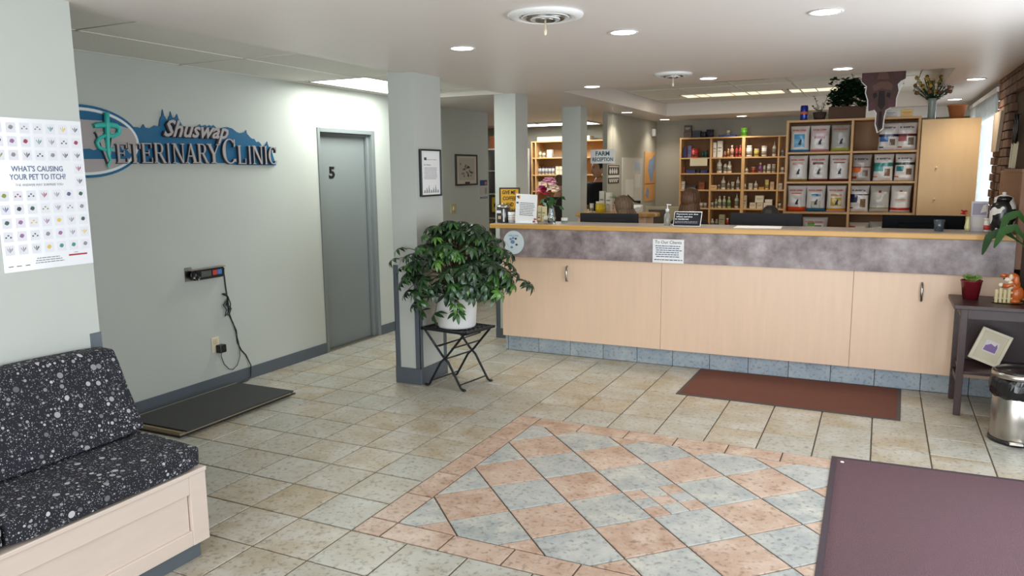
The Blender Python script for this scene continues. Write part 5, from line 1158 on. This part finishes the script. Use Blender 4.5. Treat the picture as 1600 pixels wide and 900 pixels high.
# signs
def pr(p):
    p.text('FARM', -.965, 1.852, -.79, 1.905, 0, .001, bold=.03, w0=.003); p.text('RECEPTION', -1.005, 1.785, -.745, 1.832, 0, .001, bold=.03, w0=.003)
    for u in (-1.0, -.75): p.box(u - .0015, u + .0015, 1.926, Z, .0, .003, 1)
sheet('hanging_sign', 'white hanging sign reading Farm Reception beside the third column', 'sign', PY(0, 6.14, 0), -1.03, -.722, 1.761, 1.926, .003, M_PAPER, pr, mats=[flat((50, 90, 100)), M_STEEL])
tag(MB().box(-1.049, -1.044, 6.63, 6.95, 1.77, 1.90).build('blank_card', flat((206, 204, 196))), 'blank pale card on the wall just right of the farm reception sign', 'sign')
for v0, v1, lab in ((1.618, 1.745, 'dark square sign with pale figures, upper of two by the staff doorway'), (1.506, 1.575, 'dark narrow sign with pale figures, lower of two by the staff doorway')):
    def pr(p, v0=v0, v1=v1):
        p.box(6.89, 7.29, v1 - .025, v1 - .012, .003, .004)
        for q_ in range(4): p.prism([(6.92 + q_ * .09, v0 + .015), (6.90 + q_ * .09, v0 + .045), (6.94 + q_ * .09, v1 - .035), (6.98 + q_ * .09, v0 + .05), (6.97 + q_ * .09, v0 + .015)], .003, .004)
    sheet('door_sign', lab, 'sign', PX(-1.05, 0, 0), 6.86, 7.32, v0, v1, .003, flat((48, 44, 46)), pr, mats=flat((196, 190, 184)))
tag(MB().box(-1.049, -1.045, 6.86, 7.32, 1.583, 1.612).build('strip_card', flat((206, 204, 200))), 'thin white strip card between the two dark signs by the staff doorway', 'sign')
o = thing('whiteboard', 'pale wall board with faint papers on the inner wall right of the staff doorway', 'board', (-1.04, 7.93, 1.2))
b = MB(); b.T = PX(-1.05, 0, 0); b.box(7.45, 8.41, 1.2, 1.85, 0, .012); b.build('panel', mat('pale_glossy_board', (196, 196, 190), .2, var=.02), o)
b = MB(); b.T = PX(-1.038, 0, 0); b.box(8.02, 8.28, 1.68, 1.80, 0, .002, 0); b.box(7.6, 7.95, 1.3, 1.55, 0, .002, 1); b.box(8.05, 8.3, 1.42, 1.62, 0, .002, 1); b.build('pinned_paper', [flat((170, 184, 200)), flat((206, 206, 200))], o)
o = thing('wall_map', 'orange and blue wall map at the end of the inner wall', 'map', (-1.04, 8.85, 1.21))
b = MB(); b.T = PX(-1.05, 0, 0); b.box(8.54, 9.15, 1.21, 1.95, 0, .006); b.build('map_board', flat((200, 150, 92)), o)
b = MB(); b.T = PX(-1.044, 0, 0); b.prism([(8.72, 1.68), (8.78, 1.82), (8.95, 1.86), (9.1, 1.92), (9.12, 1.72), (9.02, 1.62), (9.0, 1.52), (8.88, 1.5), (8.8, 1.6)], 0, .002, 0); b.prism([(8.6, 1.3), (8.7, 1.42), (8.8, 1.36), (8.76, 1.25)], 0, .002, 0); b.box(8.56, 9.13, 1.465, 1.475, 0, .002, 1); b.build('print', [flat((120, 140, 170)), flat((110, 80, 60))], o)
tag(MB().box(-1.05, -1.0, 8.92, 9.0, 2.19, 2.30).build('wall_sensor', M_WHITE, bev=.008), 'small white motion sensor high in the back left corner', 'sensor')

# far dispensary
o = case('dispensary_shelves', 'tall maple shelving with jars in the far back room left of the third column', [-3.10, -3.05 + .02, -1.75], [2.145, 1.90, 1.62, 1.35, 1.05, .7, .35, .08], 9.0, 9.34, M_SHELF, M_SHELF, 'product shelving')
def FX(px): return -3.045 + (px - 830) * .01134
GD_ = 'jars on the far dispensary shelves'
tag(MB().box(-3.02, -2.1, 9.05, 9.25, 2.166, 2.235).build('long_carton', flat((210, 206, 190))), 'long pale carton lying on top of the dispensary shelves', 'box')
for k_, px in enumerate((835, 841)): product('jar', FX(px), 9.1, 1.90, .055, .11 - .02 * k_, (216, 210, 180), (120, 120, 110), ('left' if k_ == 0 else 'right') + ' of two small pale jars on the top dispensary shelf', GD_)
product('box', FX(851), 9.1, 1.90, .085, .125, (228, 224, 206), None, 'white carton beside the two jars on the top dispensary shelf', GD_)
tag(MB().box(-2.75, -2.35, 9.05, 9.2, 1.9005, 1.925).build('flat_tool', flat((90, 92, 96))), 'flat grey instrument lying on the top dispensary shelf', 'tool')
for k_ in range(5): product('jar', FX(834.5 + k_ * 5.3), 9.1, 1.62, .055, .125, (196, 194, 196), (44, 36, 44), 'dark-capped jar, %s from left in the row on the second dispensary shelf' % ORD[k_], GD_)
for k_, px in enumerate((863, 869)): product('box', FX(px), 9.1, 1.62, .06, .13, (222, 212, 184), None, '%s cream carton right of the dark-capped jars' % ('left' if k_ == 0 else 'right'), GD_)
product('bottle', FX(884), 9.1, 1.62, .07, .16, (206, 204, 190), (40, 36, 40), 'black-capped bottle at the right of the second dispensary shelf', GD_)
for k_, px in enumerate((836, 843, 853)): product('box', FX(px), 9.1, 1.35, .075, .15, (226, 214, 176), None, '%s of three cream cartons on the third dispensary shelf' % ('left' if k_ == 0 else 'middle' if k_ == 1 else 'right'), GD_)
o = thing('storage_rack', 'light grey open storage rack left of the dispensary shelves', 'rack', (-3.45, 8.8, 0))
M_RACK = flat((190, 188, 184))
for x in (-3.8, -3.16): MB().box(x, x + .03, 8.55, 8.98, 0, 2.05).build('side_panel', M_RACK, o)
for z_ in (.1, .5, .9, 1.3, 1.68, 2.03): MB().box(-3.77, -3.16, 8.55, 8.98, z_, z_ + .02).build('shelf_board', M_RACK, o)
MB().box(-3.77, -3.16, 8.96, 8.98, .12, 2.03).build('back_panel', M_RACK, o)
tag(MB().box(-3.68, -3.2, 8.6, 8.9, 2.051, 2.25).build('brown_box', flat((120, 66, 40)), bev=.004), 'red-brown box on top of the light grey storage rack', 'box')
o = thing('wall_cabinet', 'small pale wall cabinet high on the far wall, seen above the farm reception sign', 'cabinet', (-1.6, 9.2, 1.98))
MB().box(-1.72, -1.42, 9.08, 9.35, 1.98, 2.36).build('carcass', flat((196, 200, 190)), o); MB().box(-1.715, -1.425, 9.065, 9.079, 1.985, 2.355).build('door', flat((204, 208, 198)), o, bev=.002)

# ================================================================ ON THE COUNTER
zc = CT + .0005
o = thing('glass_canister', 'metal-lidded canister with black label at the left end of the counter', 'jar', (-1.03, 3.74, zc))
MB().lathe(-1.03, 3.74, [(.06, zc), (.064, zc + .006), (.064, zc + .13), (.055, zc + .142)], 26).build('container', flat((60, 58, 60), .2), o)
MB().lathe(-1.03, 3.74, [(.066, zc + .138), (.07, zc + .15), (.05, zc + .166), (.012, zc + .172), (.012, zc + .182), (0, zc + .184)], 26).build('metal_lid', M_STEEL, o)
b = MB(); b.T = PY(0, 3.674, 0); b.box(-1.066, -1.02, zc + .09, zc + .115, 0, .003, 0); b.box(-1.05, -1.022, zc + .035, zc + .065, 0, .003, 1); b.box(-1.0, -.985, zc + .01, zc + .13, 0, .003, 0); b.build('label_print', [flat((226, 226, 226)), flat((196, 170, 140))], o)
product('tub', -.985, 3.87, zc, .10, .105, (30, 30, 36), (24, 24, 28), 'black tub standing behind the white cup near the yellow sign', 'small items at the counter left end', lcol=(40, 40, 46))
o = thing('paper_cup', 'white ribbed cup between the canister and the white notice', 'cup', (-.935, 3.72, zc))
MB().lathe(-.935, 3.72, [(.031, zc), (.036, zc + .1), (.033, zc + .1), (.029, zc + .01), (0, zc + .01)], 20).build('cup_wall', M_WHITE, o)
for k_ in range(3): MB().lathe(-.935, 3.72, [(.0325 + k_ * .0013, zc + .03 + k_ * .02), (.0345 + k_ * .0013, zc + .034 + k_ * .02), (.033 + k_ * .0013, zc + .038 + k_ * .02)], 20).build('rib', M_WHITE, o)
def pr(p):
    for k_, (t, u0, u1) in enumerate((('GIVE ME', -1.15, -1.005), ('COFFEE', -1.145, -1.0), ('AND', -1.115, -1.03), ('NO ONE', -1.14, -1.0))): p.text(t, u0, 1.457 - k_ * .058, u1, 1.495 - k_ * .058, 0, .001, shear=.15, bold=.02, w0=.006)
    for r_ in ((-1.182, -.96, 1.508, 1.522), (-1.182, -.96, 1.201, 1.212), (-1.182, -1.168, 1.212, 1.508), (-.974, -.96, 1.212, 1.508)): p.box(*r_, .004, .008, 1)
sheet('novelty_sign', 'yellow coffee sign with dark rounded border standing in front of the second column', 'sign', PY(0, 3.97, 0), -1.182, -.96, 1.201, 1.522, .006, flat((212, 160, 44)), pr, mats=[M_BLACK, flat((56, 36, 24))])
sheet('warning_sign', 'small yellow and black notice seen behind the second column', 'sign', PY(0, 8.545, 0), -3.62, -3.42, 1.02, 1.26, .002, flat((214, 180, 50)), lambda p: p.box(-3.58, -3.47, 1.1, 1.16, .002, .003), mats=M_BLACK)
o = thing('light_switch', 'yellowed light switch plate on the shaded corridor wall above the umbrella plant', 'switch', (-2.455, 5.26, 1.19))
b = MB(); b.T = PX(-2.459, 0, 0); b.box(5.205, 5.324, 1.185, 1.30, 0, .006); b.build('plate', flat((190, 180, 130)), o); b = MB(); b.T = PX(-2.453, 0, 0); b.box(5.25, 5.28, 1.22, 1.265, 0, .008); b.build('rocker', M_CREAM, o)
TN = PY(-.87, 3.66, 1.2025) @ Matrix.Rotation(R(-3.2), 4, 'Z')
def pr(p):
    lines(p, .04, .195, .075, .20, 8, 0, .0006, .003, 11, .12)
    for (u, v, m) in ((.02, .245, 1), (.03, .235, 2), (.018, .19, 1), (.034, .25, 3), (.192, .03, 2), (.2, .05, 4), (.188, .02, 4), (.18, .01, 1)): p.prism([(u + .012 * math.cos(t) * (1 + .4 * (q_ % 2)), v + .009 * math.sin(t)) for q_, t in enumerate([q2 * math.pi / 4 for q2 in range(8)])], .003, .0036, m)
o = sheet('counter_notice', 'white notice with butterfly corners standing in a stand by the peonies', 'sign', TN, 0, .215, .012, .272, .003, M_PAPER, pr, mats=[flat((90, 90, 100)), flat((70, 90, 150)), flat((210, 120, 60)), flat((230, 180, 90)), flat((170, 60, 130))])
b = MB(); b.box(-.86, -.67, 3.64, 3.70, zc, zc + .012); b.build('stand_foot', M_GLASS if False else M_PAPER, o, bev=.002)
product('box', -.735, 3.93, zc, .035, .15, CRM, None, 'slim cream carton standing right of the white notice', 'small items at the counter left end')
product('box', -.69, 3.93, zc, .04, .145, (216, 206, 160), None, 'pale yellow carton beside the slim cream carton', 'small items at the counter left end')
product('bottle', -.672, 3.76, zc, .03, .055, (216, 190, 140), (50, 44, 44), 'tiny dark-capped bottle at the foot of the white notice', 'small items at the counter left end')
product('jar', -.615, 3.83, zc, .075, .06, (220, 218, 210), WHT, 'low white pot just left of the flower vase', 'small items at the counter left end')
product('tub', -.45, 3.84, zc, .06, .045, (206, 216, 210), WHT, 'low pale tub just right of the flower vase', 'small items at the counter left end')
vx, vy = -.536, 3.74
o = thing('peony_vase', 'clear glass vase of pink, white and crimson peonies on the counter', 'vase', (vx, vy, zc))
MB().lathe(vx, vy, [(.030, zc), (.037, zc + .006), (.038, zc + .06), (.026, zc + .13), (.033, zc + .19), (.030, zc + .19), (.023, zc + .13), (.034, zc + .06), (.033, zc + .012), (0, zc + .012)], 24).build('glass', M_GLASS, o)
def peony(c, r_, m, seed, nm):
    rr = random.Random(seed); b = MB(); c = Vector(c)
    for k_ in range(34):
        f = k_ / 34; ph = 1.45 - f * 1.75; a = k_ * 2.4; l_ = r_ * (.55 + .5 * f); w_ = r_ * (.3 + .25 * f)
        d_ = Vector((math.cos(a) * math.cos(ph), math.sin(a) * math.cos(ph), math.sin(ph))); t_ = Vector((-math.sin(a), math.cos(a), 0)); u_ = d_.cross(t_)
        p0 = c + d_ * r_ * .12; p1 = c + d_ * l_ * .7 + u_ * r_ * .1; p2 = c + d_ * l_ + u_ * r_ * -.06
        b.add([p0, p1 + t_ * w_, p2 + t_ * w_ * .55 + d_ * rr.uniform(-.01, .006), p2 + d_ * .004, p2 - t_ * w_ * .55, p1 - t_ * w_, p1 + d_ * .005], [(0, 1, 6), (0, 6, 5), (1, 2, 3, 6), (6, 3, 4, 5)], 0, True)
    b.build(nm, m, o)
PK = mat('pink_petal', (232, 168, 196), .6, var=.05); PC_ = mat('cream_petal', (244, 224, 210), .6, var=.04); PM = mat('crimson_petal', (186, 24, 76), .6, var=.1); PV = mat('magenta_petal', (206, 90, 160), .6, var=.08)
heads = [((-.545, 3.70, 1.575), .078, PK), ((-.49, 3.67, 1.515), .066, PC_), ((-.583, 3.69, 1.485), .074, PM), ((-.632, 3.74, 1.512), .055, PV)]
for k_, (c_, r_, m) in enumerate(heads): peony(c_, r_, m, k_, 'blossom')
b = MB()
for c_, *_ in heads: b.tube([(vx + .005, vy, zc + .015), (vx, vy, zc + .18), tuple(Vector(c_) - Vector((0, 0, .03)))], .003, 5)
b.build('stems', M_LEAF[1], o)
b = MB(); rr = random.Random(31)
for k_ in range(13):
    p = Vector((vx + rr.uniform(-.07, .09), vy + rr.uniform(-.05, .02), zc + rr.uniform(.16, .25))); a = rr.uniform(-1.2, 1.2); d_ = Vector((math.sin(a), -.3, -rr.uniform(.2, .9))).normalized() * .075; e_ = Vector((math.cos(a), 0, math.sin(a))) * .017
    b.add([p, p + d_ * .4 + e_, p + d_, p + d_ * .4 - e_, p + d_ * .4], [(0, 1, 4), (1, 2, 4), (2, 3, 4), (3, 0, 4)])
    b.tube([(vx, vy, zc + .17), p], .002, 4)
b.build('leaves', M_LEAF[1], o)
o = thing('pump_bottle', 'clear hand sanitizer pump bottle left of the black payment sign', 'bottle', (.52, 3.8, zc))
MB().lathe(.52, 3.8, [(.026, zc), (.028, zc + .005), (.028, zc + .09), (.012, zc + .112), (.012, zc + .12)], 20).build('container', mat('clear_plastic', (222, 226, 214), .1, var=0, trans=.7), o)
b = MB(); b.lathe(.52, 3.8, [(.016, zc + .116), (.016, zc + .14), (.005, zc + .143), (.005, zc + .172), (.009, zc + .174), (.009, zc + .182), (0, zc + .182)], 14); b.box(.52, .552, 3.794, 3.806, zc + .173, zc + .181); b.build('pump', M_WHITE, o)
def pr(p):
    for t, u0, u1, v in (('Payments are due', .018, .2, .094), ('when service', .016, .155, .074), ('is rendered.', .012, .128, .054)): p.text(t, u0, v, u1, v + .014, 0, .001, bold=.03, w0=.003)
    lines(p, .012, .205, .024, .045, 2, 1, .0006, .003, 8, .02)
    for r_ in ((0, .232, .119, .124), (0, .232, 0, .005), (0, .004, .005, .119), (.228, .232, .005, .119)): p.box(*r_, .003, .005, 2)
TS = PY(.588, 3.73, zc + .001) @ Matrix(((1, .12, 0, 0), (0, 1, 0, 0), (0, 0, 1, 0), (0, 0, 0, 1)))
sheet('payment_sign', 'black slanted counter sign saying payments are due when service is rendered', 'sign', TS, 0, .232, 0, .124, .003, flat((16, 16, 26), .7), pr, mats=[M_PAPER, flat((170, 170, 180)), M_STEEL])
tag(MB().prism([(1.10, 3.66), (1.36, 3.67), (1.34, 3.95), (1.09, 3.93)], zc, zc + .001).build('paper_sheet', M_PAPER), 'loose white sheet lying flat on the counter before the middle monitor', 'paper')
tag(MB().prism([(1.25, 3.68), (1.47, 3.66), (1.45, 3.94), (1.24, 3.95)], zc + .0012, zc + .002).build('paper_sheet', M_PAPER), 'second white sheet overlapping the first on its right', 'paper')
o = thing('glass_tumbler', 'clear blue-tinted tumbler in front of the glossy black monitor', 'glass', (2.577, 3.8, zc))
MB().lathe(2.577, 3.8, [(.03, zc), (.037, zc + .085), (.0345, zc + .085), (.028, zc + .008), (0, zc + .008)], 24).build('glass', mat('blue_tinted_glass', (190, 214, 236), .03, var=0, trans=.9), o)
o = thing('rose_vase', 'small pale vase holding one red flower right of the glossy monitor', 'vase', (2.765, 3.84, zc))
MB().lathe(2.765, 3.84, [(.016, zc), (.022, zc + .03), (.012, zc + .09), (.016, zc + .11), (0, zc + .1)], 16).build('vase_body', flat((214, 206, 150), .2), o)
b = MB(); rr = random.Random(3); c_ = Vector((2.735, 3.82, zc + .14))
for k_ in range(16): a = k_ * 2.4; d_ = Vector((math.cos(a), math.sin(a), .9 - k_ * .1)).normalized() * .034; t_ = Vector((-math.sin(a), math.cos(a), 0)) * .014; b.add([c_, c_ + d_ * .6 + t_, c_ + d_, c_ + d_ * .6 - t_], [(0, 1, 2, 3)])
b.build('blossom', flat((206, 44, 60)), o); MB().tube([(2.765, 3.84, zc + .09), tuple(c_)], .002, 5).build('stem', M_LEAF[1], o)
def pr(p):
    p.box(2.795, 2.885, 1.32, 1.405, .005, .006, 0); p.prism([(2.845, 1.335), (2.86, 1.39), (2.88, 1.40), (2.885, 1.345)], .006, .007, 1); p.box(2.80, 2.88, 1.225, 1.30, .005, .006, 2)
sheet('photo_card', 'mauve-grey photo card with a pale figure standing at the counter right end', 'card', PY(0, 3.9, 0), 2.785, 2.892, zc, 1.42, .005, flat((196, 190, 196)), pr, mats=[flat((150, 144, 160)), flat((216, 210, 200)), flat((206, 200, 192))])
product('tub', 2.885, 3.80, zc, .045, .10, WHT, WHT, 'small white tub with red mark left of the cow-patterned jar', 'small items at the counter right end', lcol=(190, 60, 50))
o = thing('cow_jar', 'black and white cow-patterned round jar at the right end of the counter', 'jar', (2.965, 3.72, zc))
MB().lathe(2.965, 3.72, [(.05, zc), (.066, zc + .02), (.082, zc + .1), (.080, zc + .19), (.062, zc + .235)], 28).build('jar_body', M_HIDE, o)
MB().lathe(2.965, 3.72, [(.064, zc + .235), (.058, zc + .255), (.03, zc + .27), (.012, zc + .275), (.014, zc + .29), (0, zc + .295)], 24).build('lid', M_HIDE, o)

# ================================================================ SIDE TABLE, BIN, RIGHT WALL
o = thing('side_table', 'dark espresso wooden side table with lower shelf against the counter', 'table', (3.0, 3.33, 0))
MB().box(2.655, 3.37, 3.07, 3.565, .735, .762).build('tabletop', M_ESP, o, bev=.003)
MB().box(2.70, 3.33, 3.10, 3.12, .67, .734).build('apron', M_ESP, o); MB().box(2.70, 3.33, 3.52, 3.54, .67, .734).build('apron', M_ESP, o)
for x in (2.70, 3.30):
    for y in (3.09, 3.51): MB().box(x, x + .042, y, y + .042, 0, .734).build('leg', M_ESP, o, bev=.002)
for x in (2.71, 3.31): MB().box(x, x + .02, 3.132, 3.51, .20, .24).build('side_rail', M_ESP, o); MB().box(x, x + .02, 3.132, 3.51, .66, .734).build('side_apron', M_ESP, o)
MB().box(2.72, 3.32, 3.11, 3.53, .285, .305).build('lower_shelf', M_ESP, o, bev=.002)
MB().box(2.75, 3.3, 3.52, 3.535, .306, .669).build('rear_panel', M_ESP, o)
TF = PY(2.779, 3.30, .372) @ Matrix.Rotation(R(-20.5), 4, 'Z') @ Matrix.Rotation(R(-4), 4, 'X')
picture('cream-framed purple picture leaning askew on the lower shelf of the side table', TF, 0, .19, 0, .232, .02, flat((222, 212, 190)), flat((206, 196, 170)), lambda b: (b.box(.055, .14, .075, .16, .012, .013, 0), b.prism([(.06, .085), (.135, .085), (.135, .125), (.125, .15), (.118, .13), (.09, .14), (.075, .128), (.062, .12)], .013, .014, 1)), [flat((216, 208, 206)), flat((128, 100, 150))])
zt = .7625
o = thing('red_pot_succulent', 'dark red pot of pale green succulent on the side table', 'plant', (2.775, 3.38, zt))
MB().lathe(2.775, 3.38, [(.048, zt), (.066, zt + .125), (.07, zt + .128), (.066, zt + .135), (.06, zt + .12), (0, zt + .115)], 24).build('pot', flat((110, 26, 36), .25), o)
b = MB(); rr = random.Random(9)
for k_ in range(30): a = k_ * 2.4; l_ = .02 + .055 * (k_ / 30); b.tube([(2.775, 3.38, zt + .115), (2.775 + l_ * .6 * math.cos(a), 3.38 + l_ * .6 * math.sin(a), zt + .145 + .01 * rr.random()), (2.775 + l_ * math.cos(a), 3.38 + l_ * math.sin(a), zt + .155 + .02 * rr.random())], [.006, .009, .002], 6)
b.build('fleshy_leaves', flat((120, 150, 70)), o)
dx, dy = 2.985, 3.30
o = thing('dog_figurine', 'tan and white puppy figurine leaning on a cream fence on the side table', 'figurine', (dx, dy, zt))
OR = mat('russet_glaze', (190, 96, 40), .3, var=.12, scale=20); CW = flat((226, 214, 190), .3)
MB().ell((dx, dy, zt + .006), (.095, .06, .008), 24, 6).build('base', flat((120, 100, 70)), o)
b = MB(); b.ell((dx + .045, dy + .005, zt + .062), (.048, .046, .06), 18, 12); b.ell((dx + .03, dy - .005, zt + .12), (.036, .034, .05), 18, 12); b.ell((dx + .018, dy - .012, zt + .172), (.036, .034, .034), 18, 12)
b.tube([(dx + .015, dy - .035, zt + .13), (dx - .02, dy - .045, zt + .118), (dx - .045, dy - .045, zt + .122)], [.017, .014, .016], 8); b.tube([(dx + .09, dy + .02, zt + .03), (dx + .11, dy + .0, zt + .045), (dx + .105, dy - .02, zt + .06)], [.014, .011, .007], 8); b.ell((dx + .035, dy - .045, zt + .02), (.032, .03, .017), 12, 8)
b.build('dog_body', OR, o)
b = MB(); b.ell((dx - .012, dy - .024, zt + .16), (.024, .02, .016), 14, 9); b.ell((dx + .004, dy - .036, zt + .178), (.012, .012, .022), 12, 8); b.ell((dx + .005, dy - .03, zt + .125), (.02, .018, .034), 12, 8); b.ell((dx - .05, dy - .045, zt + .125), (.017, .015, .015), 12, 8); b.build('white_muzzle', CW, o)
MB().ell((dx - .034, dy - .028, zt + .166), (.007, .007, .006), 8, 6).build('nose', M_BLACK, o)
for s_, yy in ((1, dy + .026), (-1, dy - .048)):
    MB().ell((dx + .034, yy, zt + .158), (.018, .009, .034), 12, 8).build('ear', OR, o)
MB().ell((dx - .03, dy + .02, zt + .182), (.022, .012, .014), 12, 8).build('butterfly', OR, o)
for k_ in range(4): MB().box(dx - .082 + k_ * .024, dx - .064 + k_ * .024, dy - .054, dy - .046, zt + .004, zt + .095 + .01 * (k_ % 2)).build('fence_slat', flat((200, 186, 140)), o, bev=.003, seg=1)
MB().box(dx - .085, dx + .02, dy - .046, dy - .042, zt + .03, zt + .042).build('fence_rail', flat((200, 186, 140)), o); MB().box(dx - .085, dx + .02, dy - .046, dy - .042, zt + .07, zt + .082).build('fence_rail', flat((200, 186, 140)), o)
# leafy houseplant on the table's far right corner
px_, py_ = 3.19, 3.40
o = thing('strap_leaf_plant', 'tall houseplant with broad drooping green leaves over the counter right end', 'plant', (px_, py_, zt))
MB().lathe(px_, py_, [(.06, zt), (.082, zt + .14), (.088, zt + .145), (.08, zt + .15), (0, zt + .13)], 24).build('pot', flat((90, 84, 80), .4), o)
for k_, pts_ in enumerate(([(0, 0, .13), (-.12, -.0, .42), (-.25, .02, .53), (-.33, .03, .47), (-.36, .03, .34)], [(0, 0, .13), (-.08, -.02, .40), (-.19, -.03, .56), (-.26, -.03, .52), (-.30, -.02, .40)], [(0, 0, .13), (.02, -.06, .34), (.05, -.12, .48), (.09, -.18, .44)], [(0, 0, .13), (-.07, .02, .5), (-.17, .03, .66), (-.235, .03, .62), (-.27, .0, .52)])):
    b = MB(); vs = []; fs = []; ns_ = len(pts_)
    P_ = []
    for i in range((ns_ - 1) * 4 + 1):
        t = i / 4; a = min(int(t), ns_ - 2); u = t - a; q9 = Vector(pts_[a]).lerp(Vector(pts_[a + 1]), u); q9.z *= .9; P_.append(q9)
    n_ = len(P_)
    for i, p in enumerate(P_):
        t = i / (n_ - 1); d_ = (P_[min(i + 1, n_ - 1)] - P_[max(i - 1, 0)]).normalized(); s_ = d_.cross(Vector((0, -1, 0))).normalized() if abs(d_.y) < .9 else Vector((1, 0, 0)); s_ = (s_ + Vector((0, .6, 0))).normalized()
        w_ = .005 + .024 * max(0, math.sin(math.pi * min(1, max(0, (t - .35) / .65)))) ** .8
        for q_, dz in ((-1, .25), (0, 0), (1, .25)): vs.append(Vector((px_, py_, zt)) + p + s_ * w_ * q_ + Vector((0, 0, dz * w_)))
    for i in range(n_ - 1):
        for q_ in range(2): a = i * 3 + q_; fs.append((a, a + 1, a + 4, a + 3))
    b.add(vs, fs, 0, True); b.build('leaf', M_LEAF[1 if k_ % 2 else 0], o)
for k_, (ex, ez) in enumerate(((-.14, .62), (-.08, .7), (-.20, .50))): MB().tube([(px_, py_, zt + .13), (px_ + ex * .4, py_, zt + ez * .6), (px_ + ex, py_ + .02, zt + ez)], [.004, .003, .002], 6).build('stem', M_LEAF[2], o)
# pedal bin
bx, by = 3.005, 2.68
o = thing('pedal_bin', 'brushed steel pedal bin with black liner beside the side table', 'bin', (bx, by, 0))
MB().lathe(bx, by, [(.142, 0), (.148, .004), (.148, .022), (.142, .024)], 40).build('base_ring', M_BLACK, o)
MB().lathe(bx, by, [(.14, .022), (.142, .03), (.142, .335), (.138, .34)], 48).build('steel_body', M_STEEL, o)
b = MB(); vs = []; fs = []; n_ = 60
for j, (rr_, zz) in enumerate(((.143, .285), (.156, .30), (.162, .345), (.158, .385), (.145, .41))):
    for i in range(n_): a = 2 * math.pi * i / n_; q_ = rr_ * (1 + .05 * noise.noise(Vector((math.cos(a) * 4, math.sin(a) * 4, j * .8)))); vs.append((bx + q_ * math.cos(a), by + q_ * math.sin(a), zz + .018 * noise.noise(Vector((math.cos(a) * 3, math.sin(a) * 3, j + 7)))))
for j in range(4):
    for i in range(n_): fs.append((j * n_ + i, j * n_ + (i + 1) % n_, (j + 1) * n_ + (i + 1) % n_, (j + 1) * n_ + i))
b.add(vs, fs, 0, False); b.build('bin_liner', mat('black_bin_liner', (20, 20, 22), .25, var=0), o)
MB().lathe(bx, by, [(.152, .405), (.156, .412), (.154, .435), (.148, .44)], 48).build('lid_rim', M_STEEL, o); MB().lathe(bx, by, [(.147, .439), (.13, .452), (.06, .463), (0, .465)], 40).build('lid', mat('black_lid', (34, 30, 30), .2), o)
b = MB(); b.box(bx - .055, bx + .02, by - .185, by - .145, .02, .03); b.build('pedal', M_STEEL, o, bev=.003)
# niche contents
GN = 'things in the wall niche'
for k_, (y, h, t_, c_, lab, tl) in enumerate(((4.72 - .34, .20, .02, (206, 190, 150), 'cream-edged book leaning in the wall niche', 16), (4.33, .19, .016, (70, 56, 44), 'dark brown book leaning in the wall niche', 20), (4.28, .21, .022, (226, 214, 180), 'pale book leaning rightmost in the wall niche', 22))):
    o = thing('book', lab, 'book', (3.085, y, 1.656), GN); TMb = Matrix.Translation((3.088, y, 1.658)) @ Matrix.Rotation(R(tl), 4, 'X')
    b = MB(); b.T = TMb; b.box(-.028, .0, 0, t_, 0, h); b.build('cover', flat(c_), o); b = MB(); b.T = TMb; b.box(-.030, -.028, .002, t_ - .002, .004, h - .004); b.build('pages', flat((236, 230, 212)), o)
for k_, (y, lab) in enumerate(((4.26, 'black lead hanging from the niche hook, left one'), (4.16, 'black lead hanging from the niche hook, right one'))):
    o = thing('hanging_lead', lab, 'lead', (3.06, y, 1.86), GN)
    MB().tube([(3.085, y, 2.06), (3.055, y, 2.055), (3.055, y, 2.07)], .004, 6).build('hook', M_IRON, o)
    MB().tube([(3.06, y, 2.06), (3.06, y + .03, 1.98), (3.06, y + .03, 1.88), (3.06, y, 1.85), (3.06, y - .03, 1.88), (3.06, y - .03, 1.98), (3.06, y, 2.055)], .009, 6).build('strap_loop', M_BLACK, o)
o = thing('hand_mirror', 'pale oval paddle hanging beside the black leads in the wall niche', 'paddle', (3.07, 4.36, 1.84), GN)
MB().ell((3.075, 4.36, 1.90), (.008, .035, .07), 18, 12).build('paddle_head', flat((206, 200, 190)), o); MB().tube([(3.075, 4.36, 1.96), (3.075, 4.36, 2.05)], .006, 6).build('handle', M_IRON, o)
o = tag(MB().prism([(0, 0), (1, 0), (1, 1), (0, 1)], 0, 1).build('leaning_plank', flat((176, 160, 138), .7)), 'pale weathered plank fixed on the brick edge beside the window', 'plank')
me = o.data
co = [(3.02, 5.27), (3.052, 5.27)]
vs = [(3.025, 5.28, 1.80), (3.052, 5.28, 1.80), (3.052, 4.98, 1.80), (3.025, 4.98, 1.80), (3.025, 5.28, 2.13), (3.052, 5.28, 2.13), (3.052, 4.80, 2.13), (3.025, 4.80, 2.13)]
bpy.data.meshes.remove(me) if False else None
nm = bpy.data.meshes.new('leaning_plank'); bb = Vector(o.location); o.location = (3.04, 5.1, 1.8)
nm.from_pydata([(a - 3.04, b_ - 5.1, c_ - 1.8) for a, b_, c_ in vs], [], [(0, 3, 2, 1), (4, 5, 6, 7), (0, 1, 5, 4), (1, 2, 6, 5), (2, 3, 7, 6), (3, 0, 4, 7)]); nm.materials.append(flat((176, 160, 138), .7)); o.data = nm
